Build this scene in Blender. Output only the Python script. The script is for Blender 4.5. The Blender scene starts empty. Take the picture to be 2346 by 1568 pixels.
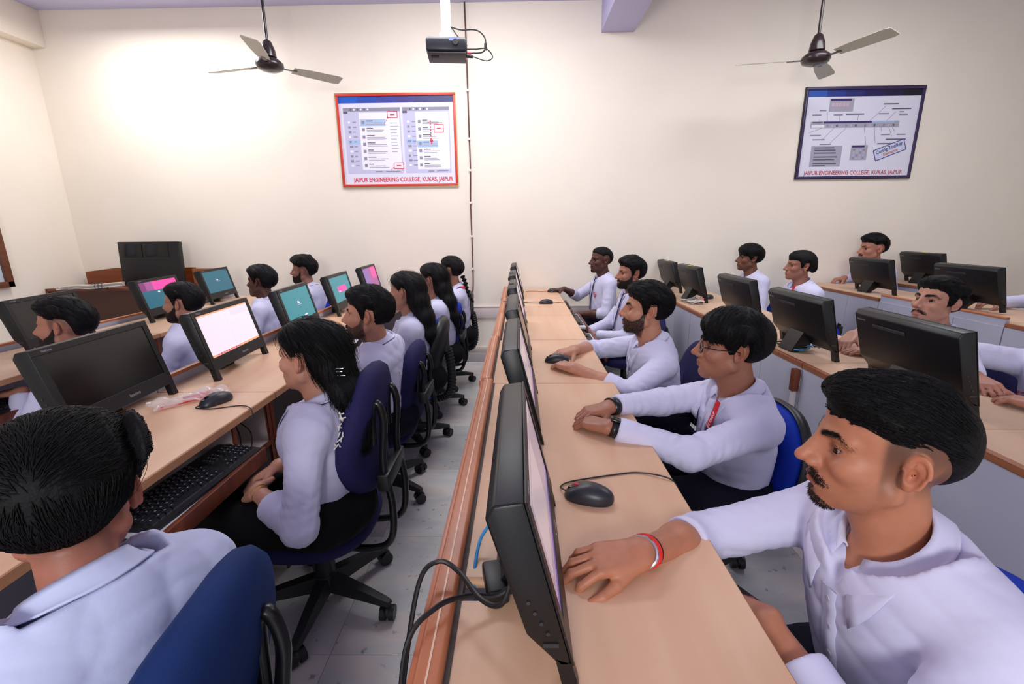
import bpy, bmesh, math, random
import numpy as np
from mathutils import Vector, Matrix
random.seed(7)
RNG = np.random.default_rng(11)
SC = bpy.context.scene
COL = SC.collection

# ------------------------------------------------------------------ camera, world, lights, exposure
def cam_axes(pitch, yaw, roll):
    p, y, r = math.radians(pitch), math.radians(yaw), math.radians(roll)
    fw = Vector((-math.sin(y)*math.cos(p), math.cos(y)*math.cos(p), -math.sin(p)))
    ri = Vector((math.cos(y), math.sin(y), 0))
    up = ri.cross(fw)
    return ri*math.cos(r) - up*math.sin(r), up*math.cos(r) + ri*math.sin(r), fw

camd = bpy.data.cameras.new('camera')
cam = bpy.data.objects.new('camera', camd)
COL.objects.link(cam)
ri, up, fw = cam_axes(13.9, 1.0, 0.6)
M = Matrix.Identity(4)
for i in range(3):
    M[i][0], M[i][1], M[i][2] = ri[i], up[i], -fw[i]
M[2][3] = 1.38
cam.matrix_world = M
camd.sensor_width = 36.0
camd.sensor_fit = 'HORIZONTAL'
camd.lens = 1060.0/2346.0*36.0
camd.clip_start = 0.02
SC.camera = cam

world = bpy.data.worlds.new('world')
SC.world = world
world.use_nodes = True
world.node_tree.nodes['Background'].inputs[0].default_value = (0.93, 0.94, 1.0, 1)
world.node_tree.nodes['Background'].inputs[1].default_value = 0.60

def area_light(name, loc, rot, sx, sy, power, color=(1, 1, 1), spread=None):
    l = bpy.data.lights.new(name, 'AREA')
    l.shape = 'RECTANGLE'
    l.size, l.size_y, l.energy, l.color = sx, sy, power, color
    if spread: l.spread = spread
    o = bpy.data.objects.new(name, l)
    o.location = loc
    o.rotation_euler = rot
    COL.objects.link(o)
    return o

# daylight from an unseen window behind the photographer, a tube light at left, two added ceiling fills
area_light('window_behind', (-0.35, -2.45, 1.95), (math.radians(86), 0, 0), 0.9, 0.7, 56, (1.0, 0.98, 0.98))
area_light('tube_light_left', (-3.1, 4.05, 3.18), (0, 0, 0), 1.2, 0.3, 27, (1.0, 0.99, 0.98))
area_light('ceiling_fill_middle', (-0.4, 3.3, 3.2), (math.radians(12), 0, 0), 1.6, 0.8, 42, (0.96, 0.97, 1.0))  # unseen fill added under the ceiling, made broad to soften shadows
area_light('ceiling_fill_right', (2.6, 3.0, 3.2), (math.radians(8), 0, 0), 1.6, 0.8, 30, (0.96, 0.97, 1.0))  # unseen fill added on the right side, same broad size

vs = SC.view_settings
vs.view_transform = 'Standard'
vs.look = 'None'
vs.gamma = 1
vs.use_curve_mapping = False
vs.exposure = 0.18

# ------------------------------------------------------------------ materials
MATS = {}
def srgb(r, g, b):
    f = lambda c: (c/255/12.92) if c/255 <= 0.04045 else ((c/255+0.055)/1.055)**2.4
    return (f(r), f(g), f(b), 1.0)

def mat(name, rgb, rough=0.5, metal=0.0, noise=0.0, nscale=20, bump=0.0, bscale=200, emit=0.0, spec=0.5, stretch=None, rgb2=None, alpha=None, trans=0.0, coat=0.0):
    if name in MATS: return MATS[name]
    m = bpy.data.materials.new(name)
    m.use_nodes = True
    nt = m.node_tree
    b = nt.nodes['Principled BSDF']
    c = srgb(*rgb)
    b.inputs['Base Color'].default_value = c
    b.inputs['Roughness'].default_value = rough
    b.inputs['Metallic'].default_value = metal
    b.inputs['Specular IOR Level'].default_value = spec
    if coat: b.inputs['Coat Weight'].default_value = coat
    if trans: b.inputs['Transmission Weight'].default_value = trans
    if alpha is not None: b.inputs['Alpha'].default_value = alpha
    if emit:
        b.inputs['Emission Color'].default_value = c
        b.inputs['Emission Strength'].default_value = emit
    if noise or bump:
        tc = nt.nodes.new('ShaderNodeTexCoord')
        mp = nt.nodes.new('ShaderNodeMapping')
        nt.links.new(tc.outputs['Object'], mp.inputs[0])
        if stretch: mp.inputs['Scale'].default_value = stretch
    if noise:
        n = nt.nodes.new('ShaderNodeTexNoise')
        n.inputs['Scale'].default_value = nscale
        n.inputs['Detail'].default_value = 5
        nt.links.new(mp.outputs[0], n.inputs['Vector'])
        r = nt.nodes.new('ShaderNodeValToRGB')
        r.color_ramp.elements[0].position = 0.3
        r.color_ramp.elements[1].position = 0.7
        c2 = srgb(*rgb2) if rgb2 else tuple(x*(1-noise) for x in c[:3])+(1,)
        r.color_ramp.elements[0].color = c2
        r.color_ramp.elements[1].color = c
        nt.links.new(n.outputs['Fac'], r.inputs[0])
        nt.links.new(r.outputs[0], b.inputs['Base Color'])
    if bump:
        n = nt.nodes.new('ShaderNodeTexNoise')
        n.inputs['Scale'].default_value = bscale
        n.inputs['Detail'].default_value = 3
        nt.links.new(mp.outputs[0], n.inputs['Vector'])
        bp = nt.nodes.new('ShaderNodeBump')
        bp.inputs['Strength'].default_value = bump
        bp.inputs['Distance'].default_value = 0.004
        nt.links.new(n.outputs['Fac'], bp.inputs['Height'])
        nt.links.new(bp.outputs[0], b.inputs['Normal'])
    MATS[name] = m
    return m

def mat_vcol(name, rough=0.5, bump=0.15, bscale=350, sss=0.0, spec=0.4):
    if name in MATS: return MATS[name]
    m = bpy.data.materials.new(name)
    m.use_nodes = True
    nt = m.node_tree
    b = nt.nodes['Principled BSDF']
    a = nt.nodes.new('ShaderNodeVertexColor')
    a.layer_name = 'Col'
    n = nt.nodes.new('ShaderNodeTexNoise')
    n.inputs['Scale'].default_value = 60
    n.inputs['Detail'].default_value = 6
    tc = nt.nodes.new('ShaderNodeTexCoord')
    nt.links.new(tc.outputs['Object'], n.inputs['Vector'])
    mr = nt.nodes.new('ShaderNodeMapRange')
    mr.inputs['To Min'].default_value = 0.86
    mr.inputs['To Max'].default_value = 1.1
    nt.links.new(n.outputs['Fac'], mr.inputs['Value'])
    mx = nt.nodes.new('ShaderNodeVectorMath')
    mx.operation = 'SCALE'
    nt.links.new(a.outputs[0], mx.inputs[0])
    nt.links.new(mr.outputs[0], mx.inputs['Scale'])
    nt.links.new(mx.outputs[0], b.inputs['Base Color'])
    b.inputs['Roughness'].default_value = rough
    b.inputs['Specular IOR Level'].default_value = spec
    if sss:
        b.inputs['Subsurface Weight'].default_value = sss
        b.inputs['Subsurface Radius'].default_value = (0.006, 0.002, 0.001)
        b.inputs['Subsurface Scale'].default_value = 1.0
    n2 = nt.nodes.new('ShaderNodeTexNoise')
    n2.inputs['Scale'].default_value = bscale
    n2.inputs['Detail'].default_value = 3
    nt.links.new(tc.outputs['Object'], n2.inputs['Vector'])
    bp = nt.nodes.new('ShaderNodeBump')
    bp.inputs['Strength'].default_value = bump
    bp.inputs['Distance'].default_value = 0.002
    nt.links.new(n2.outputs['Fac'], bp.inputs['Height'])
    nt.links.new(bp.outputs[0], b.inputs['Normal'])
    MATS[name] = m
    return m

# ------------------------------------------------------------------ objects
def tag(o, label=None, cat=None, group=None, kind=None):
    if label: o['label'] = label
    if cat: o['category'] = cat
    if group: o['group'] = group
    if kind: o['kind'] = kind
    return o

def empty(name, loc, rz=0.0, label=None, cat=None, group=None):
    o = bpy.data.objects.new(name, None)
    o.empty_display_size = 0.05
    o.location = loc
    o.rotation_euler = (0, 0, rz)
    COL.objects.link(o)
    return tag(o, label, cat, group)

def link(name, me, parent=None, m=None):
    if m is not None and len(me.materials) == 0:
        for x in (m if isinstance(m, (list, tuple)) else [m]):
            me.materials.append(x)
    o = bpy.data.objects.new(name, me)
    COL.objects.link(o)
    if parent is not None: o.parent = parent
    return o

def copy_tree(o, parent=None):
    c = o.copy()
    COL.objects.link(c)
    if parent is not None: c.parent = parent
    for ch in list(o.children): copy_tree(ch, c)
    return c

def np_mesh(name, V, Q, smooth=True, cols=None, mi=None):
    """V (n,3), Q (m,3|4) numpy arrays -> mesh"""
    me = bpy.data.meshes.new(name)
    V = np.ascontiguousarray(V, np.float32)
    Q = np.ascontiguousarray(Q, np.int32)
    k = Q.shape[1]
    me.vertices.add(len(V))
    me.vertices.foreach_set('co', V.ravel())
    me.loops.add(Q.size)
    me.loops.foreach_set('vertex_index', Q.ravel())
    me.polygons.add(len(Q))
    me.polygons.foreach_set('loop_start', np.arange(0, Q.size, k, dtype=np.int32))
    if smooth: me.polygons.foreach_set('use_smooth', np.ones(len(Q), bool))
    if mi is not None: me.polygons.foreach_set('material_index', np.ascontiguousarray(mi, np.int32))
    me.update(calc_edges=True)
    if cols is not None:
        a = me.color_attributes.new('Col', 'FLOAT_COLOR', 'POINT')
        c4 = np.ones((len(V), 4), np.float32)
        c4[:, :3] = cols
        a.data.foreach_set('color', c4.ravel())
    return me

class MB:
    """collects simple shapes into one mesh"""
    def __init__(s):
        s.bm = bmesh.new()
        s.mi = 0
    def _tag(s, geom):
        for f in geom:
            f.material_index = s.mi
    def box(s, x0, x1, y0, y1, z0, z1, bev=0.0, mtx=None, seg=2):
        r = bmesh.ops.create_cube(s.bm, size=1.0)
        vs_ = r['verts']
        c = Vector(((x0+x1)/2, (y0+y1)/2, (z0+z1)/2))
        d = Vector((abs(x1-x0), abs(y1-y0), abs(z1-z0)))
        for v in vs_:
            v.co = Vector((v.co.x*d.x, v.co.y*d.y, v.co.z*d.z))+c
        faces = list({f for v in vs_ for f in v.link_faces})
        s._tag(faces)
        if bev > 0:
            es = list({e for v in vs_ for e in v.link_edges})
            r2 = bmesh.ops.bevel(s.bm, geom=es, offset=bev, segments=seg, affect='EDGES', profile=0.5)
            vs_ = list({v for f in r2['faces'] for v in f.verts} | {v for v in vs_ if v.is_valid})
            s._tag(r2['faces'])
        if mtx is not None:
            bmesh.ops.transform(s.bm, matrix=mtx, verts=[v for v in vs_ if v.is_valid])
        return s
    def cyl(s, p0, p1, r0, r1=None, seg=16, cap=True):
        p0, p1 = Vector(p0), Vector(p1)
        d = p1-p0
        r1 = r0 if r1 is None else r1
        q = d.to_track_quat('Z', 'Y').to_matrix().to_4x4()
        q.translation = (p0+p1)/2
        r = bmesh.ops.create_cone(s.bm, cap_ends=cap, segments=seg, radius1=r0, radius2=r1, depth=d.length, matrix=q)
        s._tag({f for v in r['verts'] for f in v.link_faces})
        return s
    def ell(s, c, r, seg=16, rings=10, mtx=None):
        m = Matrix.Translation(c) @ Matrix.Diagonal((r[0], r[1], r[2], 1))
        if mtx is not None: m = mtx @ m
        rr = bmesh.ops.create_uvsphere(s.bm, u_segments=seg, v_segments=rings, radius=1.0, matrix=m)
        s._tag({f for v in rr['verts'] for f in v.link_faces})
        return s
    def tube(s, pts, r, seg=8, closed=False):
        pts = [Vector(p) for p in pts]
        n = len(pts)
        rs = r if isinstance(r, (list, tuple)) else [r]*n
        rings = []
        ref = None
        for i, p in enumerate(pts):
            a = pts[(i-1) % n] if (closed or i > 0) else p
            b = pts[(i+1) % n] if (closed or i < n-1) else p
            t = (b-a).normalized()
            if ref is None:
                ref = t.orthogonal().normalized()
            ref = (ref - t*ref.dot(t))
            if ref.length < 1e-6: ref = t.orthogonal()
            ref.normalize()
            bi = t.cross(ref)
            rings.append([s.bm.verts.new(p+(ref*math.cos(2*math.pi*k/seg)+bi*math.sin(2*math.pi*k/seg))*rs[i]) for k in range(seg)])
        m = n if closed else n-1
        for i in range(m):
            A, B = rings[i], rings[(i+1) % n]
            for k in range(seg):
                f = s.bm.faces.new((A[k], A[(k+1) % seg], B[(k+1) % seg], B[k]))
                f.material_index = s.mi
        if not closed:
            for R in (list(reversed(rings[0])), rings[-1]):
                f = s.bm.faces.new(R)
                f.material_index = s.mi
        return s
    def poly(s, pts, h=None):
        """polygon, optionally extruded by vector h"""
        vs_ = [s.bm.verts.new(p) for p in pts]
        f = s.bm.faces.new(vs_)
        f.material_index = s.mi
        if h is not None:
            h = Vector(h)
            top = [s.bm.verts.new(Vector(p)+h) for p in pts]
            n = len(pts)
            f2 = s.bm.faces.new(list(reversed(top)))
            f2.material_index = s.mi
            for i in range(n):
                q = s.bm.faces.new((vs_[(i+1) % n], vs_[i], top[i], top[(i+1) % n]))
                q.material_index = s.mi
        return s
    def lathe(s, prof, c=(0, 0, 0), seg=24):
        rings = []
        for r, z in prof:
            rings.append([s.bm.verts.new((c[0]+r*math.cos(2*math.pi*k/seg), c[1]+r*math.sin(2*math.pi*k/seg), c[2]+z)) for k in range(seg)])
        for A, B in zip(rings[:-1], rings[1:]):
            for k in range(seg):
                f = s.bm.faces.new((A[k], A[(k+1) % seg], B[(k+1) % seg], B[k]))
                f.material_index = s.mi
        for R in (list(reversed(rings[0])), rings[-1]):
            f = s.bm.faces.new(R)
            f.material_index = s.mi
        return s
    def xf(s, mtx):
        bmesh.ops.transform(s.bm, matrix=mtx, verts=s.bm.verts[:])
        return s
    def mesh(s, name, smooth=None):
        bmesh.ops.recalc_face_normals(s.bm, faces=s.bm.faces[:])
        me = bpy.data.meshes.new(name)
        s.bm.to_mesh(me)
        s.bm.free()
        if smooth is not None:
            for p in me.polygons: p.use_smooth = True
            try: me.set_sharp_from_angle(angle=math.radians(smooth))
            except Exception: pass
        return me
    def build(s, name, m, parent=None, smooth=35):
        me = s.mesh(name, smooth)
        return link(name, me, parent, m)

def bez(pts, n=8):
    """catmull-rom through points"""
    P = [Vector(p) for p in pts]
    out = []
    for i in range(len(P)-1):
        p0 = P[i-1] if i > 0 else P[i]*2-P[i+1]
        p1, p2 = P[i], P[i+1]
        p3 = P[i+2] if i+2 < len(P) else P[i+1]*2-P[i]
        for k in range(n):
            t = k/n
            out.append(0.5*((2*p1)+(p2-p0)*t+(2*p0-5*p1+4*p2-p3)*t*t+(3*p1-p0-3*p2+p3)*t**3))
    out.append(P[-1])
    return out

def text_mesh(txt, size, extrude=0.0, align='CENTER', shear=0.0, bold=0.0):
    cu = bpy.data.curves.new('lettering', 'FONT')
    cu.body = txt
    cu.size = size
    cu.extrude = extrude
    cu.align_x = align
    cu.align_y = 'CENTER'
    cu.shear = shear
    cu.offset = bold
    cu.resolution_u = 2
    o = bpy.data.objects.new('lettering', cu)
    COL.objects.link(o)
    dg = bpy.context.evaluated_depsgraph_get()
    me = bpy.data.meshes.new_from_object(o.evaluated_get(dg))
    bpy.data.objects.remove(o)
    bpy.data.curves.remove(cu)
    me.materials.clear()
    return me

def text_obj(name, txt, size, m, parent, mtx, extrude=0.0004, width=None, shear=0.0, bold=0.0, align='CENTER'):
    me = text_mesh(txt, size, extrude, align, shear, bold)
    if width:
        xs = [v.co.x for v in me.vertices]
        k = width/(max(xs)-min(xs))
        me.transform(Matrix.Diagonal((k, 1, 1, 1)))
    me.transform(mtx)
    return link(name, me, parent, m)

# ------------------------------------------------------------------ signed distance tools
f32 = np.float32
def A3(*v): return np.array(v, f32)
def nrm(v):
    v = np.asarray(v, float)
    return v/np.linalg.norm(v)
def _len(P): return np.sqrt(np.einsum('ij,ij->i', P, P))
def ell(P, c, r):
    r = np.asarray(r, f32)
    q = (P-np.asarray(c, f32))/r
    k0 = _len(q)
    k1 = _len(q/r)+1e-6
    return k0*(k0-1)/k1
def ellR(P, c, r, R):
    """ellipsoid with axes = columns of R"""
    return ell((P-np.asarray(c, f32))@np.asarray(R, f32), (0, 0, 0), r)
def rc(P, a, b, ra, rb):
    a = np.asarray(a, f32); b = np.asarray(b, f32)
    ba = b-a
    q = P-a
    t = np.clip(q@ba/max(float(ba@ba), 1e-9), 0, 1)
    return _len(q-t[:, None]*ba)-(ra+(rb-ra)*t)
def smin(a, b, k):
    h = np.clip(0.5+0.5*(b-a)/k, 0, 1)
    return b+(a-b)*h-k*h*(1-h)
def smax(a, b, k): return -smin(-a, -b, k)
def ss(x, a, b):
    t = np.clip((x-a)/(b-a), 0, 1)
    return t*t*(3-2*t)

def surfnet(F, lo, h):
    S = F < 0
    nx, ny, nz = F.shape
    cnt = np.zeros((nx-1, ny-1, nz-1), np.int8)
    for i in (0, 1):
        for j in (0, 1):
            for k in (0, 1):
                cnt += S[i:nx-1+i, j:ny-1+j, k:nz-1+k]
    act = (cnt > 0) & (cnt < 8)
    idx = np.full(act.shape, -1, np.int32)
    cells = np.argwhere(act)
    idx[act] = np.arange(len(cells))
    pos = np.zeros((len(cells), 3), f32)
    n = np.zeros(len(cells), f32)
    C = [(i, j, k) for i in (0, 1) for j in (0, 1) for k in (0, 1)]
    vals = {c: F[cells[:, 0]+c[0], cells[:, 1]+c[1], cells[:, 2]+c[2]] for c in C}
    for a in C:
        for ax in range(3):
            if a[ax] == 1: continue
            b = list(a); b[ax] = 1; b = tuple(b)
            fa, fb = vals[a], vals[b]
            cr = (fa < 0) != (fb < 0)
            den = np.where(cr, fa-fb, 1)
            t = np.where(cr, fa/den, 0)
            for d in range(3):
                pos[:, d] += np.where(cr, a[d]+(t if d == ax else 0), 0)
            n += cr
    V = np.asarray(lo, f32)+h*(cells+pos/n[:, None])
    quads = []
    for ax in range(3):
        sl0 = [slice(1, -1)]*3; sl1 = [slice(1, -1)]*3
        sl0[ax] = slice(0, -1); sl1[ax] = slice(1, None)
        s0, s1 = S[tuple(sl0)], S[tuple(sl1)]
        e = np.argwhere(s0 != s1)
        if len(e) == 0: continue
        neg = s0[e[:, 0], e[:, 1], e[:, 2]]
        u, v = [(1, 2), (2, 0), (0, 1)][ax]
        base = e.copy()
        base[:, u] += 1; base[:, v] += 1
        def cell(du, dv):
            c = base.copy()
            c[:, u] -= du; c[:, v] -= dv
            return idx[c[:, 0], c[:, 1], c[:, 2]]
        q = np.stack([cell(1, 1), cell(0, 1), cell(0, 0), cell(1, 0)], 1)
        q[~neg] = q[~neg][:, ::-1]
        quads.append(q)
    Q = np.concatenate(quads)
    Q = Q[(Q >= 0).all(1)]
    return V, Q

def mesh_sdf(fn, lo, hi, h, s=4, margin=0.012):
    lo = np.asarray(lo, float); hi = np.asarray(hi, float)
    nb = np.maximum(np.ceil((hi-lo)/(h*s)).astype(int), 1)
    ax = [lo[d]+h*s*(np.arange(nb[d])+0.5)-h*0.5 for d in range(3)]
    G = np.stack(np.meshgrid(*ax, indexing='ij'), -1).reshape(-1, 3).astype(f32)
    Fc = fn(G).reshape(nb)
    mask = np.abs(Fc) < h*s*0.9*1.3+margin
    F = np.repeat(np.repeat(np.repeat(Fc, s, 0), s, 1), s, 2).astype(f32)
    m = np.repeat(np.repeat(np.repeat(mask, s, 0), s, 1), s, 2)
    I = np.argwhere(m)
    P = (lo+h*I).astype(f32)
    F[m] = fn(P)
    return surfnet(F, lo, h)

def grad(fn, P, e=0.002):
    g = np.empty_like(P)
    for d in range(3):
        o = np.zeros(3, f32); o[d] = e
        g[:, d] = fn(P+o)-fn(P-o)
    l = _len(g)[:, None]+1e-9
    return g/l

def trace(fn, P, D, n=40, off=0.0):
    """march points P along unit directions D until on the surface"""
    P = np.array(P, f32)
    D = np.asarray(D, f32)
    if D.ndim == 1: D = np.repeat(D[None], len(P), 0)
    for _ in range(n):
        d = fn(P)-off
        P = P+D*np.clip(d*0.8, -0.02, 0.05)[:, None]
    return P
def push_out(fn, P, off=0.003, n=4):
    P = np.array(P, f32)
    for _ in range(n):
        d = fn(P)
        m = d < off
        if not m.any(): break
        g = grad(fn, P[m])
        P[m] += g*(off-d[m])[:, None]
    return P
# ------------------------------------------------------------------ people
OPR = np.array([[1, 0, 0], [0, math.cos(.14), -math.sin(.14)], [0, math.sin(.14), math.cos(.14)]])
def head_fn(P, fem=False, full=True):
    """signed distance of a head; x forward, y left, z up, origin between the ears at eye height"""
    x, y, z = P[:, 0], P[:, 1], P[:, 2]
    Pm = P.copy(); Pm[:, 1] = np.abs(y)          # mirrored copy, left half
    d = ell(P, (-.010, 0, .036), (.090, .076, .077))
    d = smin(d, ell(P, (-.048, 0, .016), (.050, .058, .050)), .03)
    d = smin(d, ell(P, (.036, 0, .047), (.050, .063, .054)), .02)
    d = smin(d, ell(P, (.030, 0, -.030), (.058, .060 if not fem else .057, .080)), .025)
    jw = .050 if not fem else .045
    d = smin(d, rc(Pm, (.000, jw, -.052), (.066, .013, -.097), .019, .015), .025)
    d = smin(d, ell(P, (.074, 0, -.096), (.018, .022, .017)), .016)
    d = smin(d, ell(P, (.030, 0, -.078), (.050, .042, .028)), .02)
    d = smin(d, ell(Pm, (.055, .046, -.024), (.026, .019, .019)), .022)
    d = smin(d, rc(Pm, (.083, .010, .019), (.064, .050, .021), .0105, .010), .014)
    # sockets
    d = smax(d, -ell(Pm, (.090, .033, .000), (.022, .019, .0125)), .012)
    # muzzle
    d = smin(d, ell(P, (.072, 0, -.064), (.026, .034, .026)), .016)
    # nose
    ns = 1.0 if not fem else .88
    d = smin(d, rc(P, (.0905, 0, .011), (.1035+.008*ns, 0, -.027), .0078, .0082*ns), .010)
    d = smin(d, ell(P, (.104+.009*ns, 0, -.033), (.0120, .0115*ns, .0100)), .007)
    d = smin(d, ell(Pm, (.099, .0135*ns, -.037), (.0115, .0075, .0080)), .006)
    d = smax(d, -ell(Pm, (.106, .0065, -.0445), (.006, .0035, .004)), .003)
    d = smin(d, rc(P, (.078, 0, .006), (.0905, 0, -.031), .0095, .0145*ns), .012)
    # eyes: lids round the ball with an almond opening
    lid = ell(Pm, (.0675, .0322, .0003), (.0146, .0150, .0140))
    d = smin(d, lid, .005)
    op = ellR(Pm, (.0825, .0340, -.0004), (.0145, .0148, .0043), OPR)
    d = smax(d, -op, .002)
    d = np.maximum(d, -ell(Pm, (.0675, .0322, .0003), (.0124, .0124, .0124)))
    # lips
    d = smin(d, rc(Pm, (.0965, .000, -.0625), (.0965, .005, -.0605), .0052, .0050), .004)
    d = smin(d, rc(Pm, (.0965, .005, -.0610), (.0850, .0235, -.0675), .0048, .0024), .004)
    d = smax(d, -rc(Pm, (.103, .0, -.0667), (.090, .0245, -.0685), .0020, .0012), .003)
    d = smin(d, rc(Pm, (.0945, .000, -.0735), (.0845, .0200, -.0700), .0062, .0028), .004)
    d = smax(d, -ell(P, (.096, 0, -.0845), (.008, .018, .004)), .008)
    # ears
    if full:
        c = np.array((-.016, .0745, .001), f32)
        a = math.radians(25)
        e1 = np.array((-math.cos(a)*.98, math.sin(a), -.12), f32); e1 /= np.linalg.norm(e1)     # backwards along the ear
        e3 = np.array((-.14, .05, 1), f32); e3 -= e1*(e3@e1); e3 /= np.linalg.norm(e3)           # up the ear
        e2 = np.cross(e3, e1); e2 = e2 if e2[1] > 0 else -e2                                     # outward
        q = ((Pm-c)@np.stack([e1, e2, e3], 1))/.92
        u, v, w = q[:, 0], q[:, 1], q[:, 2]
        wu = np.where(w < 0, .0145+.0*w, .0175)
        rad = np.sqrt((u/wu)**2+(w/.0310)**2)
        plate = ell(q, (0, .004, 0), (.0178, .0050, .0310))
        ring = np.sqrt(((rad-0.92)*.018)**2+(v-.0085-.004*ss(u, -.01, .02))**2)-.0036
        ring = np.where(w > -.022, ring, ring+.004*ss(-w, .022, .03))
        anti = np.sqrt(((np.sqrt(((u-.001)/.0100)**2+((w+.002)/.0185)**2)-1)*.011)**2+(v-.0075)**2)-.0026
        anti = np.where(u > -.004, anti, anti+.006)
        e = smin(plate, ring, .003)
        e = smin(e, anti, .003)
        e = smin(e, ell(q, (-.004, .006, -.0265), (.0085, .0045, .0085)), .005)
        e = smax(e, -ell(q, (-.003, .010, -.004), (.0075, .0080, .0120)), .003)
        e = smin(e, ell(q, (-.0120, .006, -.005), (.0042, .0045, .0060)), .003)
        d = smin(d, e*.92, .006)
    return d

class Grid:
    def __init__(s, fn, lo, hi, h):
        s.lo = np.array(lo, f32); s.h = h
        n = np.ceil((np.array(hi)-np.array(lo))/h).astype(int)+1
        s.n = n
        ax = [lo[d]+h*np.arange(n[d]) for d in range(3)]
        G = np.stack(np.meshgrid(*ax, indexing='ij'), -1).reshape(-1, 3).astype(f32)
        s.F = fn(G).reshape(n).astype(f32)
    def __call__(s, P):
        q = (P-s.lo)/s.h
        qc = np.clip(q, 0, s.n-1.001)
        out = _len((q-qc)*s.h)
        i = qc.astype(np.int32); t = qc-i
        F = s.F
        i0, j0, k0 = i[:, 0], i[:, 1], i[:, 2]
        tx, ty, tz = t[:, 0], t[:, 1], t[:, 2]
        def L(di, dj): 
            return F[i0+di, j0+dj, k0]*(1-tz)+F[i0+di, j0+dj, k0+1]*tz
        a = L(0, 0)*(1-ty)+L(0, 1)*ty
        b = L(1, 0)*(1-ty)+L(1, 1)*ty
        return a*(1-tx)+b*tx+out

HG = {}
def head_grid(fem):
    if fem not in HG:
        HG[fem] = Grid(lambda P: head_fn(P, fem), (-.135, -.112, -.15), (.145, .112, .14), .0028)
    return HG[fem]

def wig(P, seed, wl, amp, dirv=None, n=5, warp=1.4, rnd=.45):
    """folded-cloth like ridges: several warped plane waves"""
    r = np.random.default_rng(seed)
    out = np.zeros(len(P), f32)
    for i in range(n):
        k = r.normal(size=3)
        if dirv is not None: k = k*rnd+np.asarray(dirv)*r.choice([-1, 1])*1.2
        k = k/np.linalg.norm(k)*2*math.pi/(wl*r.uniform(.75, 1.5))
        q = r.normal(size=3); q = q/np.linalg.norm(q)*2*math.pi/(wl*3)
        ph, ps = r.uniform(0, 6.28, 2)
        s = np.sin(P@k.astype(f32)+ph+warp*np.sin(P@q.astype(f32)+ps))
        out += (1-np.abs(s))**1.5-.45
    return out*amp/math.sqrt(n)

def rotm(f, u):
    f = nrm(f); u = np.asarray(u, float); u = nrm(u-f*(u@f)); l = np.cross(u, f)
    return np.stack([f, l, u], 1).astype(f32)

def ik(S, W, la, lb, pole):
    S, W = np.asarray(S, float), np.asarray(W, float)
    d = W-S; L = np.linalg.norm(d)
    if L > (la+lb)*.995:
        W = S+d/L*(la+lb)*.995; d = W-S; L = np.linalg.norm(d)
    a = (la*la-lb*lb+L*L)/(2*L)
    hh = math.sqrt(max(la*la-a*a, 0))
    ax = d/L
    p = np.asarray(pole, float); p = p-ax*(p@ax); p /= np.linalg.norm(p)
    return S+ax*a+p*hh, W

# hand poses: per finger (mcp, pip, dip) bend in degrees, spread in degrees; thumb as (out, down)
POSES = {
    'flat':  dict(b=[(14, 22, 12), (12, 24, 12), (14, 26, 14), (18, 28, 14)], s=(7, 1, -5, -12), th=(38, 10)),
    'mouse': dict(b=[(16, 34, 18), (14, 36, 18), (18, 42, 22), (24, 44, 22)], s=(8, 1, -6, -14), th=(30, 22)),
    'claw':  dict(b=[(26, 34, 18), (14, 36, 20), (14, 38, 22), (16, 40, 22)], s=(9, 1, -5, -13), th=(8, 14)),
    'rest':  dict(b=[(30, 40, 25), (32, 44, 26), (36, 46, 28), (40, 48, 28)], s=(3, 0, -2, -5), th=(22, 25)),
    'fold':  dict(b=[(26, 26, 15), (26, 28, 15), (28, 30, 16), (30, 32, 16)], s=(2, 0, -2, -5), th=(20, 24)),
}
def hand_parts(side, pose, k=1.0):
    """local frame: x to the fingertips, y to the thumb for a left hand seen palm down = -? ; returns prims in local coords, z = back of hand"""
    t = 1.0   # +y is the thumb side
    p = POSES[pose]
    Y = (.0290, .0095, -.0100, -.0275)
    X = (.0880, .0920, .0870, .0780)
    Lf = ((.042, .026, .021), (.046, .029, .022), (.042, .027, .021), (.033, .021, .018))
    R = ((.0092, .0080, .0072, .0058), (.0095, .0082, .0074, .0060), (.0090, .0078, .0070, .0056), (.0080, .0068, .0062, .0050))
    palm, fing, tips = [], [], []
    for i in range(4):
        palm.append(((.0, Y[i]*.55, 0), (X[i]-.006, Y[i], .001), .0175 if i < 3 else .016, .0115))
    palm.append(((.012, .020, -.006), (.055, .030, -.006), .016, .012))
    palm.append(((.012, -.014, -.006), (.055, -.022, -.006), .015, .012))
    for i in range(4):
        pt = np.array((X[i], Y[i], .002)); sp = math.radians(p['s'][i]); a = 0
        segs = []
        for j in range(3):
            a += math.radians(p['b'][i][j])
            dv = np.array((math.cos(a)*math.cos(sp), math.sin(sp)*math.cos(a)*.9, -math.sin(a)))
            q = pt+dv*Lf[i][j]
            segs.append((pt.copy(), q, R[i][j], R[i][j+1]))
            pt = q
        tips.append((pt, dv))
        fing.append(segs)
    o, dn = map(math.radians, p['th'])
    pt = np.array((.022, .024, -.006))
    segs = []
    ang = o+.35
    for L_, r0, r1, da in ((.046, .0150, .0118, -.10), (.034, .0116, .0100, -.22), (.027, .0098, .0072, -.22)):
        dv = np.array((math.cos(ang)*math.cos(dn), math.sin(ang)*math.cos(dn), -math.sin(dn)))
        q = pt+dv*L_
        segs.append((pt.copy(), q, r0, r1))
        pt = q; ang += da; dn *= .75
    tips.append((pt, dv))
    fing.append(segs)
    return palm, fing, tips

SKIN = dict(light=(204, 150, 122), mid=(186, 128, 98), tan=(168, 110, 84), dark=(120, 76, 58), deep=(90, 56, 46))
def lin(c): return np.array(srgb(*c)[:3], f32)

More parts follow.
